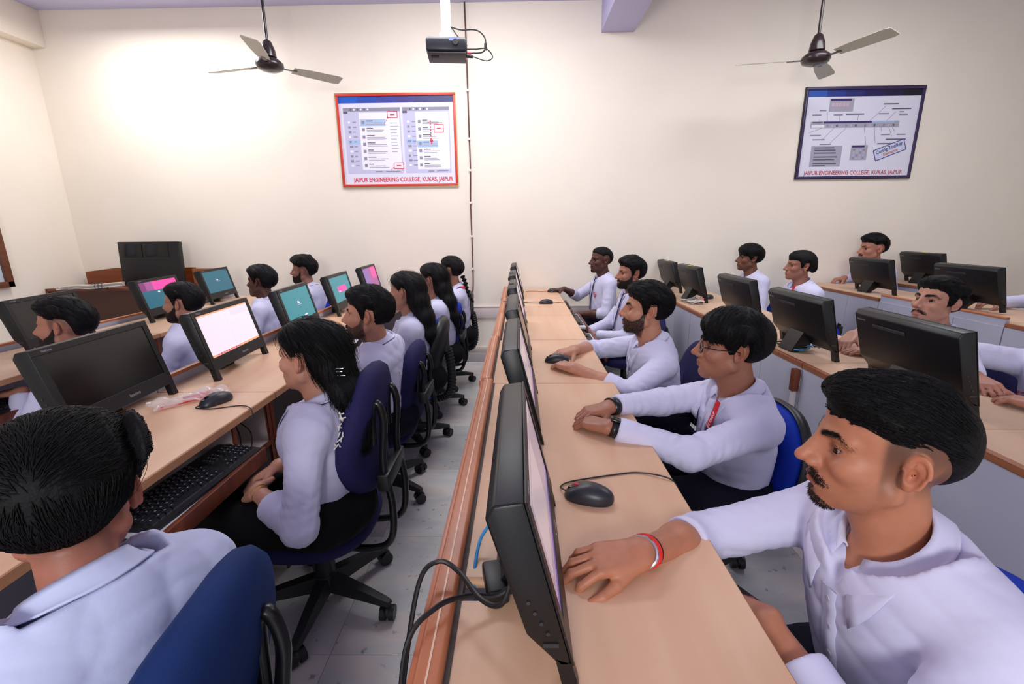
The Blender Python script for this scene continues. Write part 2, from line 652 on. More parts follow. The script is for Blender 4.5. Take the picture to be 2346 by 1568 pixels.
HAIRLINE = {
    # azimuth from the front (deg) -> lower edge of the hair
    'short': ([0, 25, 45, 62, 72, 84, 92, 112, 120, 140, 180], [.066, .064, .052, .030, -.018, -.010, .036, .036, -.020, -.052, -.062]),
    'fade':  ([0, 25, 45, 60, 70, 84, 92, 112, 122, 140, 180], [.064, .062, .056, .046, .036, .040, .046, .044, .026, -.030, -.050]),
    'fringe': ([0, 20, 40, 58, 72, 84, 92, 112, 120, 140, 180], [.030, .034, .026, .018, -.012, -.010, .030, .028, -.034, -.060, -.070]),
    'low':   ([0, 25, 45, 62, 72, 84, 92, 112, 120, 140, 180], [.050, .050, .046, .034, -.020, -.010, .030, .028, -.030, -.060, -.072]),
    'long':  ([0, 25, 45, 60, 74, 84, 92, 110, 118, 130, 180], [.064, .060, .050, .034, .016, .020, .036, .034, -.03, -.09, -.10]),
}
def hair_fn(style, top=.022, side=.009, quiff=(), hg=None, back=.014, lump=.0012, edge=.034):
    az, zz = HAIRLINE[style]
    def reg0(P):
        return (np.interp(np.degrees(np.arctan2(np.abs(P[:, 1]), P[:, 0]+.006)), az, zz)-P[:, 2]).astype(f32)
    def fn(P):
        x, y, z = P[:, 0], P[:, 1], P[:, 2]
        phi = np.degrees(np.arctan2(np.abs(y), x+.006))
        zl = np.interp(phi, az, zz).astype(f32)
        zl = zl+(.004 if style == 'fringe' else .0016)*np.sin(y*180+1)+.0012*np.sin(phi*.5)
        d = hg(P)
        bk = ss(-x, .01, .08)
        t = side+(top-side)*ss(z, .015, .085)*(1-.55*bk)+(back-side)*.45*bk*ss(z, -.05, .03)
        t = t*(0.25+0.75*ss(z, -.05, .03))
        t = .0012+(t-.0012)*(.12+.88*ss(z-zl, -.002, edge))
        w = wig(P, 5, .016, lump, (0.1, 1, .2), n=4, warp=2.2)
        d = d-t+w
        for c, r in quiff:
            d = smin(d, ell(P, c, r)+w*1.5, .018)
        reg = (zl-z)*.8
        if quiff:
            reg = np.where(x > .04, reg-.25*np.maximum(x-.05, 0), reg)
        return smax(d, reg, .008)
    fn.reg = reg0
    return fn

def beard_fn(kind, hg):
    t = dict(full=.0044, trim=.0030, must=.0050, goatee=.0024, stub=.0018)[kind]
    def fn(P):
        x, y, z = P[:, 0], P[:, 1], P[:, 2]
        d0 = hg(P)+wig(P, 3, .008, .0006, None, n=4)
        zu = np.interp(x, [-.01, .012, .03, .06, .085, .12], [.0, -.004, -.036, -.056, -.0485, -.0480]).astype(f32)
        m = z-zu
        if kind in ('must',):
            m = np.maximum(m, -.0655-z-.15*np.abs(y)*0)
            m = np.maximum(m, .080-x-.1*np.abs(y))
            m = np.maximum(m, np.abs(y)-.029)
        elif kind == 'goatee':
            yy = np.minimum(np.abs(y)/.030, 1.2)**1.6
            m2 = np.maximum(np.maximum(z+.0505+.010*yy, -.0575-.011*yy-z), np.maximum(.072-x, np.abs(y)-.030))
            m2 = np.maximum(m2, .0030-np.abs(y))
            m3 = ell(P, (.076, 0, -.100), (.024, .025, .0165))
            m = np.minimum(m2, m3)
        else:
            m = np.maximum(m, .006-x)
            m = np.maximum(m, -.128-z)
            m = np.maximum(m, .02-np.abs(y)-x*.6)
        m = smax(m, -ell(P, (.100, 0, -.0680), (.030, .0245, .0078)), .003)
        d = d0-t*(.25+.75*ss(-m, .0, .012))
        return smax(d, m*.7, .0015)
    return fn

def strands(seeds, dirfn, nstep, step, width, lift, cen=(-.014, 0, .03), rad=(.10, .077, .08), jitter=.25, fn=None, over=.003):
    """tapered locks that follow an ellipsoid; seeds (n,3) canonical; returns V,Q"""
    n = len(seeds)
    cen = np.array(cen, f32); rad2 = np.array(rad, f32)**2
    P = seeds.astype(f32).copy()
    jit = RNG.normal(size=(n, 3)).astype(f32)*jitter
    lf = (lift*RNG.uniform(.2, 1.6, n)).astype(f32)
    st = (step*RNG.uniform(.6, 1.3, n)).astype(f32)
    w0 = (width*RNG.uniform(.6, 1.4, n)).astype(f32)
    rings = []
    for k in range(nstep+1):
        nn = (P-cen)/rad2
        nn /= _len(nn)[:, None]
        D = dirfn(P)+jit
        D = D-nn*np.einsum('ij,ij->i', D, nn)[:, None]
        D /= _len(D)[:, None]+1e-6
        B = np.cross(nn, D)
        tt = k/nstep
        w = w0*(1-tt*.92)*(0.55+.45*min(1, tt*5))
        rings.append(np.stack([P-B*w[:, None], P+nn*(w*.9)[:, None], P+B*w[:, None]], 1))
        up_ = lf*(1-1.6*tt)
        stp = st if fn is None else st*(fn.reg(P) < over)
        P = P+D*stp[:, None]
        if fn is None: P = P+nn*up_[:, None]
        else: P = P-nn*np.clip(fn(P)-lf*(1.2-1.2*tt)*1.5-.0004, -.006, .006)[:, None]
    R = np.stack(rings, 1)                     # n, nstep+1, 3, 3
    V = R.reshape(-1, 3)
    base = (np.arange(n)*(nstep+1)*3)[:, None, None]
    k = np.arange(nstep)[None, :, None]*3
    j = np.array([[0, 1], [1, 2], [2, 0]])
    q = []
    for a, b in j:
        q.append(np.stack([base+k+a, base+k+b, base+k+3+b, base+k+3+a], -1).reshape(-1, 4))
    return V, np.concatenate(q)

def join_vq(parts):
    Vs, Qs, o = [], [], 0
    for V, Q in parts:
        Vs.append(V); Qs.append(Q+o); o += len(V)
    return np.concatenate(Vs), np.concatenate(Qs)

def ribbon(P, Nn, width, thick=.0012, T=None):
    """flat strap along points P with outward normals Nn -> V,Q"""
    P = np.asarray(P, f32)
    if T is None:
        T = np.gradient(P, axis=0)
    T = T/(_len(T)[:, None]+1e-9)
    B = np.cross(Nn, T); B /= _len(B)[:, None]+1e-9
    w = width/2
    rings = np.stack([P-B*w, P+B*w, P+B*w+Nn*thick, P-B*w+Nn*thick], 1)
    n = len(P)
    V = rings.reshape(-1, 3)
    q = []
    for i in range(n-1):
        for k in range(4):
            q.append((i*4+k, i*4+(k+1) % 4, (i+1)*4+(k+1) % 4, (i+1)*4+k))
    return V, np.array(q), B

def eye_mesh(r, iris=(46, 28, 20)):
    """ball with pupil, iris and white as its own colours, looking along +x"""
    seg, V, C = 16, [], []
    angs = [0, 8, 14.5, 15.5, 31, 33, 36, 60, 90, 130, 180]
    ci, cw = lin(iris), lin((158, 144, 138))
    cols = [(0.005,)*3, (0.005,)*3, (0.005,)*3, ci, ci, ci*.4, cw, cw, cw, cw, cw]
    Q = []
    for a, c in zip(angs, cols):
        for k in range(seg):
            t = math.radians(a); f = 2*math.pi*k/seg
            V.append((r*math.cos(t), r*math.sin(t)*math.cos(f), r*math.sin(t)*math.sin(f)))
            C.append(c)
    for i in range(len(angs)-1):
        for k in range(seg):
            Q.append((i*seg+k, (i+1)*seg+k, (i+1)*seg+(k+1) % seg, i*seg+(k+1) % seg))
    return np.array(V, f32), np.array(Q), np.array(C, f32)
EYE = eye_mesh(.0120)
_g = np.array(Matrix.Rotation(math.radians(12), 3, 'Z') @ Matrix.Rotation(math.radians(4), 3, 'Y'), f32)
EYE = (EYE[0]@_g.T, EYE[1], EYE[2])

def crease(m):
    """fine pulled creases of worn cotton on top of the modelled folds"""
    if m.get('creased'): return
    m['creased'] = True
    nt = m.node_tree; b = nt.nodes['Principled BSDF']
    old = b.inputs['Normal'].links[0].from_node
    tc = nt.nodes.new('ShaderNodeTexCoord'); mp = nt.nodes.new('ShaderNodeMapping')
    mp.inputs['Scale'].default_value = (1, 1, .55); mp.inputs['Rotation'].default_value = (.3, .5, .4)
    n = nt.nodes.new('ShaderNodeTexNoise'); n.noise_type = 'RIDGED_MULTIFRACTAL'
    n.inputs['Scale'].default_value = 7; n.inputs['Detail'].default_value = 2.0; n.inputs['Distortion'].default_value = .9
    bp = nt.nodes.new('ShaderNodeBump'); bp.inputs['Strength'].default_value = .30; bp.inputs['Distance'].default_value = .010
    nt.links.new(tc.outputs['Object'], mp.inputs[0]); nt.links.new(mp.outputs[0], n.inputs['Vector'])
    nt.links.new(n.outputs['Fac'], bp.inputs['Height']); nt.links.new(old.outputs[0], bp.inputs['Normal'])
    nt.links.new(bp.outputs[0], b.inputs['Normal'])
PEOPLE = {}
def person(key, label, head, yaw=0, pitch=0, roll=0, hip=None, tyaw=None, lean=None, skin='mid', fem=False, hair='short', hopt=None,
           beard=None, hs=1.0, handL=None, handR=None, sleeve='long', res=1.0, long=None, stub=0.0, fade=0.0, detail=0, neck=None,
           arms='LR', shirt_tint=0, wr=1.0, brow=True, width=1.0, sh_drop=(.0, .0), vdep=.075, legs=True, knee=None, trouser='navy', sidehair=True, seatz=.40, pole=None, zclip=None):
    """yaw: degrees the face turns from -X towards the viewer's side (-Y positive)"""
    H = np.array(head, float)
    def fdir(yw, pt=0):
        a = math.radians(180+yw)
        return np.array((math.cos(a)*math.cos(math.radians(pt)), math.sin(a)*math.cos(math.radians(pt)), math.sin(math.radians(pt))))
    F = fdir(yaw, pitch)
    R0 = rotm(F, (0, 0, 1))
    if roll:
        a = math.radians(roll)
        up_ = R0[:, 2]*math.cos(a)+R0[:, 1]*math.sin(a)
        R0 = rotm(F, up_)
    Rh = R0
    toW = lambda q: (np.asarray(q, f32)*hs)@Rh.T+H.astype(f32)
    toC = lambda P: ((P-H.astype(f32))@Rh)/hs
    ty = yaw*.5 if tyaw is None else tyaw
    tf = fdir(ty)
    N = np.array(neck, float) if neck is not None else H-F*.030*hs+np.array((0, 0, -.150*hs))-tf*.012
    if hip is None: hip = (N[0]-tf[0]*(-.02)+.06, N[1])
    HP = np.array((hip[0], hip[1], seatz+.085))
    U = nrm(N-HP)
    Rt = rotm(tf-U*(tf@U), U)
    f, l, u = Rt[:, 0].astype(float), Rt[:, 1].astype(float), Rt[:, 2].astype(float)
    TL = np.linalg.norm(N-HP)
    k = width
    SL = N+l*.165*k-u*(.060+sh_drop[0])-f*.005
    SR = N-l*.165*k-u*(.060+sh_drop[1])-f*.005
    chest = HP+(N-HP)*.70+f*.012
    belly = HP+(N-HP)*.30+f*.012
    la, lb = .270*hs, .240*hs
    arm = {}
    for sd, S, sg in (('L', SL, 1), ('R', SR, -1)):
        hd = handL if sd == 'L' else handR
        if hd is None:
            hd = dict(w=HP+tf*.26+l*sg*.10+np.array((0, 0, .10)), d=tf*.8+l*(-sg)*.4-np.array((0, 0, .5)), n=(0, 0, 1), pose='rest')
        hd = dict(hd)
        pol = hd.get('pole', -np.array((0, 0, 1.0))*.8+l*sg*.55-f*.35)
        E, W = ik(S, hd['w'], la*hd.get('la', 1), lb*hd.get('lb', 1), pol)
        arm[sd] = dict(S=S, E=E, W=W, hd=hd, sg=sg)
    # ---------------- skin
    hf = (lambda P: head_fn(P, fem)) if detail >= 1 else head_grid(fem)
    NB = N-u*.03
    skull_base = toW((-.018, 0, -.050))
    thr = toW((.022, 0, -.085))
    def headneck(P):
        d = hf(toC(P))*hs
        nk = rc(P, skull_base, NB, .046*hs*(.9 if fem else 1), .049*hs*(.9 if fem else 1))
        nk = smin(nk, rc(P, thr, N+f*.020-u*.03, .028*hs, .034*hs), .03)
        nk = smin(nk, ell(P, N-u*.085+f*.005, (.10, .10, .07)), .035)
        d = smin(d, nk, .016*hs)
        return d
    hv = {2: .0022, 1: .0028, 0: .0040}[detail]*res
    lo = np.minimum(H-.142*hs, N-.09); hi = np.maximum(H+.142*hs, N+.09)
    lo[2] = N[2]-.10; hi[2] = H[2]+.132*hs
    V, Q = mesh_sdf(headneck, lo, hi, hv)
    q = toC(V)
    base = lin(SKIN[skin] if isinstance(skin, str) else tuple(min(255, c+o) for c, o in zip(skin, (8, 12, 14))))
    C = np.repeat(base[None], len(V), 0)
    qm = q.copy(); qm[:, 1] = np.abs(q[:, 1])
    def blend(C, col, w): return C*(1-w[:, None])+np.asarray(col, f32)*w[:, None]
    lipw = ss(-np.minimum(ell(qm, (.097, 0, -.0618), (.012, .024, .0062)), ell(qm, (.095, 0, -.0735), (.012, .021, .0068))), -.002, .001)
    C = blend(C, base*np.array((.80, .58, .56), f32), lipw*.85)
    C = blend(C, base*np.array((1.04, .86, .82), f32), ss(-ell(q, (.112, 0, -.034), (.014, .016, .012)), -.008, .006)*.5)
    C = blend(C, base*np.array((1.05, .86, .82), f32), ss(-ell(qm, (-.016, .080, 0), (.022, .018, .034)), -.004, .004)*.5)
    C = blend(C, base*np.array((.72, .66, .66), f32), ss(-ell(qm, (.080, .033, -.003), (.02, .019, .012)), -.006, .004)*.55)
    hc = np.array((.010, .008, .008), f32)
    if not fem or brow:
        bt = 1.0 if not fem else .7
        bm_ = np.minimum(rc(qm, (.092, .013, .0185), (.080, .036, .0245), .0046*bt, .0044*bt), rc(qm, (.080, .036, .0245), (.064, .051, .0195), .0044*bt, .0022*bt))
        C = blend(C, hc*1.5, ss(-bm_, -.0045, .0025)*.92)
    # lash line
    la_ = np.minimum(rc(qm, (.0815, .024, .0040), (.0800, .034, .0052), .0012, .0014), rc(qm, (.0800, .034, .0052), (.0725, .046, .0030), .0014, .0016))
    C = blend(C, hc*2+base*.1, ss(-la_, -.0036, .0014)*.8)
    if stub or beard:
        bfm = beard_fn('full', lambda P: np.zeros(len(P), f32)+.0055)
        w = ss(-bfm(q), -.006, .006)
        C = blend(C, base*.16+hc, w*stub)
        if beard:
            bk_ = beard_fn(beard, lambda P: np.zeros(len(P), f32)+.0012)
            C = blend(C, base*.10+hc, ss(-bk_(q), -.0035, .0012)*.92)
    if fade:
        phi = np.degrees(np.arctan2(np.abs(q[:, 1]), q[:, 0]+.006))
        w = ss(q[:, 2], -.045, .036)*ss(phi, 60, 72)*(1-ss(-ell(qm, (-.016, .082, 0), (.022, .016, .034)), -.003, .001))
        w = np.maximum(w, ss(phi, 112, 125)*ss(q[:, 2], -.075, -.01)*.95)
        C = blend(C, base*.10+hc, w*fade)
        C = blend(C, base*.14+hc, ss(phi, 64, 70)*(1-ss(phi, 84, 92))*ss(q[:, 2], -.075, -.02)*(1-ss(q[:, 2], .02, .05))*.55*fade)
    parts = [(V, Q)]; cols = [C]
    hvh = {2: .0026, 1: .0032, 0: .0050}[detail]*res
    for sd in arms:
        a = arm[sd]; hd = a['hd']; sg = a['sg']
        X = nrm(hd['d']); Z = np.asarray(hd['n'], float); Z = nrm(Z-X*(Z@X)); Y = np.cross(Z, X)
        # +y of the hand model = thumb side: for a left hand palm down the thumb is on the right (-cross) side
        Ys = -Y if sd == 'L' else Y
        Rm = np.stack([X, Ys, Z], 1).astype(f32)
        palm, fing, tips = hand_parts(sd, hd.get('pose', 'flat'))
        Wp = a['W']; hk = hs*hd.get('k', .94)
        E = a['E']; adir = nrm(Wp-E)
        cutd = max(0.0, hd.get('cuff', {'long': .90, 'rolled': .30, 'mid': .55}[sleeve])-.22)*np.linalg.norm(Wp-E)
        def armf(P, cutd=cutd, Wp=Wp, Rm=Rm, palm=palm, fing=fing, E=E, S=a['S'], adir=adir, hk=hk):
            qh = ((P-Wp.astype(f32))@Rm)/hk
            d = None
            for p0, p1, r0, r1 in palm:
                e = rc(qh, p0, p1, r0, r1)
                d = e if d is None else smin(d, e, .010)
            d = smax(d, np.abs(qh[:, 2]+.001)-.0150, .006)
            for segs in fing:
                e = None
                for p0, p1, r0, r1 in segs:
                    s_ = rc(qh, p0, p1, r0, r1)
                    s_ = np.minimum(s_, ell(qh, p1, (r1*1.06,)*3)) if hv < .003 else s_
                    e = s_ if e is None else smin(e, s_, .0035)
                d = smin(d, e, .0055)
            d = d*hk
            fa = rc(P, Wp-adir*.004, E+(Wp-E)*.40, .0225*hs, .037*hs)
            fa = smin(fa, rc(P, E+(Wp-E)*.40, E, .037*hs, .036*hs), .02)
            d = smin(d, fa, .018)
            return np.maximum(d, cutd-(P-E.astype(f32))@adir.astype(f32))
        tipw = np.array([Rm.astype(float)@(np.array(t[0])*hk)+Wp for t in tips]+[Rm.astype(float)@(np.array(g[j][1])*hk)+Wp for g in fing for j in (0, 1)]+[Wp, E])
        lo, hi = tipw.min(0)-.045, tipw.max(0)+.045
        lo_, hi_ = lo.copy(), hi.copy()
        V, Q = mesh_sdf(armf, lo_, hi_, hvh)
        C = np.repeat(base[None], len(V), 0)
        qh = ((V-Wp.astype(f32))@Rm)/hk
        for (tp, dv) in tips:
            ln = _len(qh-np.asarray(tp, f32))
            C = blend(C, base*np.array((1.15, .92, .90), f32), ss(-ln, -.020, -.008)*.35)
        for g in fing[:4]:
            for j in (0, 1):
                ln = _len(qh-np.asarray(g[j][1], f32))
                C = blend(C, base*np.array((.74, .66, .66), f32), ss(-ln, -.013, -.004)*ss(qh[:, 2]-g[j][1][2], -.002, .006)*.5)
            kn = _len(qh-np.asarray(g[0][0], f32))
            C = blend(C, base*np.array((.80, .72, .72), f32), ss(-kn, -.018, -.006)*.4)
        parts.append((V, Q)); cols.append(C)
        a['Rm'] = Rm; a['hk'] = hk; a['tips'] = tips; a['armf'] = armf
        if detail >= 1:
            nl = []
            for ti, (tp, dv) in enumerate(tips):
                dvn = nrm(dv); sidev = np.array((0, 1, 0)) if ti < 4 else nrm(np.cross((0, 0, 1), dvn))
                upv = nrm(np.cross(dvn, sidev)); upv = upv if upv[2] > 0 else -upv
                a.setdefault('nails', []).append((tp, dvn, sidev, upv))
    for sd in arms:      # arm inside the sleeve, shoulder to forearm
        a = arm[sd]
        pp = [N-u*.09, a['S'], a['E'], a['E']+(a['W']-a['E'])*.75]
        rr = [.05, .030, .022, .016]
        Vt = []
        for i, p_ in enumerate(pp):
            t_ = nrm(pp[min(i+1, 3)]-pp[max(i-1, 0)]); o_ = nrm(np.cross(t_, (0.3, .2, .9))); b2_ = np.cross(t_, o_)
            Vt += [p_+(o_*math.cos(w_)+b2_*math.sin(w_))*rr[i] for w_ in np.linspace(0, 2*math.pi, 8, endpoint=False)]
        Qt = [(i*8+k_, i*8+(k_+1) % 8, (i+1)*8+(k_+1) % 8, (i+1)*8+k_) for i in range(3) for k_ in range(8)]
        parts.append((np.array(Vt, f32), np.array(Qt))); cols.append(np.repeat(base[None], len(Vt), 0))
    V, Q = join_vq(parts)
    me = np_mesh('person', V, Q, True, np.concatenate(cols))
    body = link('person', me, None, mat_vcol('skin', .48, .12, 420, sss=.05))
    tag(body, label, 'person', 'students sitting at the desks')
    R = dict(body=body, H=H, Rh=Rh, toW=toW, toC=toC, N=N, f=f, l=l, u=u, HP=HP, arm=arm, hs=hs, tf=tf, detail=detail)
    # ---------------- eyes
    ev, eq, ec = EYE
    for sg in (1, -1):
        ge = ev*(1.0, .96, .90)[2-detail]+np.array(((.0672, .0655, .0628)[2-detail], .0322*sg, .0003), f32)
        link('eye', np_mesh('eye', toW(ge), eq, True, ec), body, mat_vcol('eyeball', .25, 0, spec=.35))
    # ---------------- shirt
    tk = k
    cuffs = {}
    for sd in 'LR':
        a = arm[sd]
        fr = a['hd'].get('cuff', {'long': .90, 'rolled': .30, 'mid': .55}[sleeve])
        cuffs[sd] = (a['E']+(a['W']-a['E'])*fr, nrm(a['W']-a['E']), fr)
    sdl = hash(key) % 997 if False else sum(ord(ch)*(i+3) for i, ch in enumerate(key)) % 997
    tn = nrm(u*math.cos(math.radians(20))+f*math.sin(math.radians(20))); tf_ = nrm(f-tn*(f@tn)); tn32 = tn.astype(f32)
    def shirt(P, sleeves=True):
        q = (P-chest.astype(f32))@Rt
        d = ell(q, (0, 0, 0), (.112, .165*tk, .205))
        q2 = (P-belly.astype(f32))@Rt
        d = smin(d, ell(q2, (0, 0, 0), (.112 if not fem else .100, .150*tk, .19)), .06)
        if fem:
            d = smin(d, ell(q, (.055, 0, .0), (.075, .12, .075)), .04)
        d = smin(d, rc(P, SL-l*.03, SR+l*.03, .058, .058), .05)
        d = smin(d, rc(P, N-u*.045+l*.02, SL, .050, .052), .04)
        d = smin(d, rc(P, N-u*.045-l*.02, SR, .050, .052), .04)
        dt = d+wig(P, sdl, .16, .0036*wr, .75*l+.35*u, n=2, warp=2.4, rnd=.38)+wig(P, sdl+40, .095, .0020*wr, .5*l-.7*u, n=2, warp=2.4, rnd=.3)
        out = dt
        for sd in ('LR' if sleeves else ''):
            a = arm[sd]; S, E = a['S'], a['E']
            up_ = rc(P, S, E, .056, .046)
            ax = nrm(E-S)
            ne = .35+.65*np.exp(-(_len(P-E.astype(f32))/.12)**2)
            up_ = up_+wig(P, sdl+5+(sd == 'L'), .080, .0065*wr, ax, n=4, warp=2.6, rnd=.6)*ne
            cp, cd, fr = cuffs[sd]
            wrr = .036 if fr > .75 else .046
            fo = rc(P, E, cp, .045, wrr)
            cd32 = cd.astype(f32)
            s_ = (P-E.astype(f32))@cd32
            L = float((cp-E)@cd)
            fold = wig(P, sdl+9+(sd == 'L'), .075, .0065*wr, cd, n=4, warp=2.6, rnd=.6)*ss(L-s_, .03, .08)*ne
            band = .0035*ss(s_, L-.062, L-.056) if fr <= .75 else .0022*ss(s_, L-.052, L-.048)
            fo = fo+fold-band
            fo = smax(fo, s_-L, .004)
            up_ = smax(up_, ((P-E.astype(f32))@cd32)-max(L-.02, .02), .01)
            armd = smin(up_, fo, .018)
            out = smin(out, armd, .022)
        # neck opening
        nq = (P-(N+u*.030+f*.018).astype(f32))@Rt
        out = smax(out, -ell(nq, (0, 0, 0), (.069, .063, .090)), .012)
        hN = (P-N.astype(f32))@tn32; rN = _len(P-N.astype(f32)-np.outer(hN, tn32))
        out = smax(out, -np.maximum(rN-.105, .004-hN), .010)
        out = smax(out, -rc(P, N+u*.03+f*.055, N-u*vdep+f*.140, .036, .004), .010)
        out = smax(out, -((P-HP.astype(f32))@u.astype(f32))-.045, .012)
        return out
    sv = {2: .0052, 1: .0065, 0: .0095}[detail]*res
    pts = [N, SL, SR, HP, arm['L']['E'], arm['R']['E'], cuffs['L'][0], cuffs['R'][0]]
    lo = np.min(pts, 0)-.115; hi = np.max(pts, 0)+.115
    lo = np.minimum(lo, chest-.21); hi = np.maximum(hi, chest+.21)
    hi[2] = max(N[2]+.04, max(arm[s_]['E'][2] for s_ in 'LR')+.07, max(cuffs[s_][0][2] for s_ in 'LR')+.06)
    lo[2] = min(HP[2]-.06, lo[2]+.05)
    V, Q = mesh_sdf(shirt, lo, hi, sv, margin=.016)
    tint = ['shirt', 'shirt_blue', 'shirt_warm'][shirt_tint]
    tm = mat(tint, [(214, 212, 238), (206, 212, 242), (218, 214, 234)][shirt_tint], .8, 0, bump=.12, bscale=70, spec=.15)
    crease(tm)
    so = link('shirt', np_mesh('shirt', V, Q), body, tm)
    R.update(shirt=so, shirt_fn=shirt, torso_fn=lambda P: shirt(P, False), shirt_mat=tm, cuffs=cuffs)
    # collar
    nth = 29 if detail else 17
    th = np.radians(np.linspace(20, 340, nth))
    rings = []
    for prof in range(8):
        fr_ = ((1+np.cos(th))/2)**1.5
        tip = np.exp(-(np.minimum(th, 2*math.pi-th)-math.radians(20))**2/.10)
        r_ = [.068, .063, .066, .073, .082, .091, .100, .107][prof]+0*th
        z_ = [-.018, .020, .027, .020, .008, -.006, -.018, -.028][prof]+0*th
        z_ = z_-.026*fr_*(.85 if prof in (1, 2) else 1)-.030*tip*max(0, (prof-3)/4)
        r_ = .067+(r_-.067)*np.where(r_ > .067, .58+.42*((1+np.cos(th))/2), 1)
        r_ = r_+.026*tip*max(0, (prof-3)/4)
        r_ = r_*np.where(np.abs(np.cos(th)) > 0, 1, 1)
        p_ = N+u*.006+f*.016+np.outer(np.cos(th)*r_*1.02, tf_)+np.outer(np.sin(th)*r_*1.0, l)+np.outer(z_, tn)
        rings.append(p_)
    rings = np.array(rings, f32)
    dirs = np.outer(1-fr_*.7, tn)+np.outer(fr_*.9, tf_)
    dirs = (dirs/np.linalg.norm(dirs, axis=1)[:, None]).astype(f32)
    for pr_ in range(3, 8):
        for _ in range(45):
            dd = shirt(rings[pr_])
            mm = dd < .0045
            if not mm.any(): break
            rings[pr_][mm] += dirs[mm]*.0018
    for _ in range(2):
        rings[3:, 1:-1] = rings[3:, 1:-1]*.5+(rings[3:, :-2]+rings[3:, 2:])*.25
        rings[4:-1] = rings[4:-1]*.5+(rings[3:-2]+rings[5:])*.25
    V1 = rings.reshape(-1, 3)
    qq = []
    for a_ in range(7):
        for i in range(nth-1):
            qq.append((a_*nth+i, a_*nth+i+1, (a_+1)*nth+i+1, (a_+1)*nth+i))
    cme = np_mesh('collar', V1, np.array(qq))
    co = link('collar', cme, so, tm)
    md = co.modifiers.new('thickness', 'SOLIDIFY'); md.thickness = .0030; md.offset = 0
    # ---------------- hair
    ho = dict(hopt or {})
    st = ho.pop('strands', 0)
    sdir = ho.pop('sdir', None)
    smn = ho.pop('smn', (.022, -.07)); sp = ho.pop('sp', (6, .0060, .0011, .0011, .16))
    quiff = ho.get('quiff', ())
    hg = hf if detail >= 1 else head_grid(fem)
    hfn = hair_fn(hair, hg=head_grid(fem), **ho)
    def hairw(P): return hfn(toC(P))*hs
    pad = .16*hs
    if long is None:
        V, Q = mesh_sdf(hfn, (-.15, -.115, -.10), (.15, .115, .175), {2: .0030, 1: .0034, 0: .0046}[detail]*res)
        hparts = [(V, Q)]
        if st:
            sel = RNG.choice(len(V), min(st, len(V)), replace=False)
            sd_ = V[sel]
            sd_ = sd_[(sd_[:, 2] > smn[0])&(sd_[:, 0] > smn[1])]
            df = sdir or (lambda P: np.stack([-np.ones(len(P)), .25*np.sign(P[:, 1]+.02), -.2+0*P[:, 0]], 1).astype(f32))
            hparts.append(strands(sd_*.992, df, *sp[:4], jitter=sp[4], fn=hfn, over=.010 if hair == 'fringe' else .003))
        V, Q = join_vq(hparts)
        V = toW(V)
    else:
        # long hair: cap plus falling mass given by world points [(p, rx(width), ry(depth))...]
        capf = hfn
        pts_ = [(np.array(p_, float), a_, b_) for p_, a_, b_ in long]
        lfv = l.astype(f32)
        def lf_(P):
            d = capf(toC(P))*hs
            m = None
            for (p0, w0, d0), (p1, w1, d1) in zip(pts_[:-1], pts_[1:]):
                asp = (w0+w1)/(d0+d1)
                q_ = (P-p0.astype(f32))
                la__ = q_@lfv
                Pq = P-np.outer(la__*(1-1/asp), lfv)
                pp1 = p1-l*((p1-p0)@l)*(1-1/asp)
                e = rc(Pq, p0, pp1, d0, d1)
                m = e if m is None else smin(m, e, .03)
            m = m+wig(P, 8, .020, .0022, l, n=4, warp=1.2)
            return smin(d, m, .02)
        allp = np.array([p_ for p_, _, _ in pts_]); mr = max(a_ for _, a_, _ in pts_)+.02
        lo = np.minimum(H-.14, allp.min(0)-mr); hi = np.maximum(H+.15, allp.max(0)+mr)
        V, Q = mesh_sdf(lf_, lo, hi, {2: .0042, 1: .0046, 0: .0055}[detail]*res)
        hparts = [(V, Q)]
        if st:
            sel = RNG.choice(len(V), st)
            sd_ = V[sel]; n_ = len(sd_)
            g = grad(lf_, sd_, .004)
            Pk = sd_-g*.001; rr = []
            jit = RNG.normal(size=(n_, 3)).astype(f32)*.12
            w0 = RNG.uniform(.0007, .0017, n_).astype(f32)
            NS = 7
            dn = np.array((0.02, 0, -1), f32)
            for kk in range(NS+1):
                D = dn+jit
                cz = toC(Pk)[:, 2]
                D = np.where((cz > .03)[:, None], D+(-F*.9).astype(f32), D)
                g = grad(lf_, Pk, .004) if kk % 2 == 0 else g
                D = D-g*np.einsum('ij,ij->i', D, g)[:, None]
                D /= _len(D)[:, None]+1e-6
                B = np.cross(g, D)
                w_ = w0*(1-.9*kk/NS)
                rr.append(np.stack([Pk-B*w_[:, None], Pk+g*(w_*.9)[:, None], Pk+B*w_[:, None]], 1))
                qc = toC(Pk)
                stop = (hfn.reg(qc) > .002)&(np.abs(qc[:, 1]) > .05)&(qc[:, 0] > -.045)
                Pk = np.where(stop[:, None], Pk, Pk+D*.016+g*(.0005 if kk < 3 else -.0003))
            Rr = np.stack(rr, 1)
            Vs = Rr.reshape(-1, 3)
            b_ = (np.arange(n_)*(NS+1)*3)[:, None, None]; k_ = np.arange(NS)[None, :, None]*3
            Qs = np.concatenate([np.stack([b_+k_+a1, b_+k_+b1, b_+k_+3+b1, b_+k_+3+a1], -1).reshape(-1, 4) for a1, b1 in ((0, 1), (1, 2), (2, 0))])
            hparts.append((Vs, Qs))
        V, Q = join_vq(hparts)
    hm = mat('black_hair', (11, 9, 11), .62, bump=.35, bscale=260, spec=.2)
    R['hair'] = link('hair', np_mesh('hair', V, Q), body, hm)
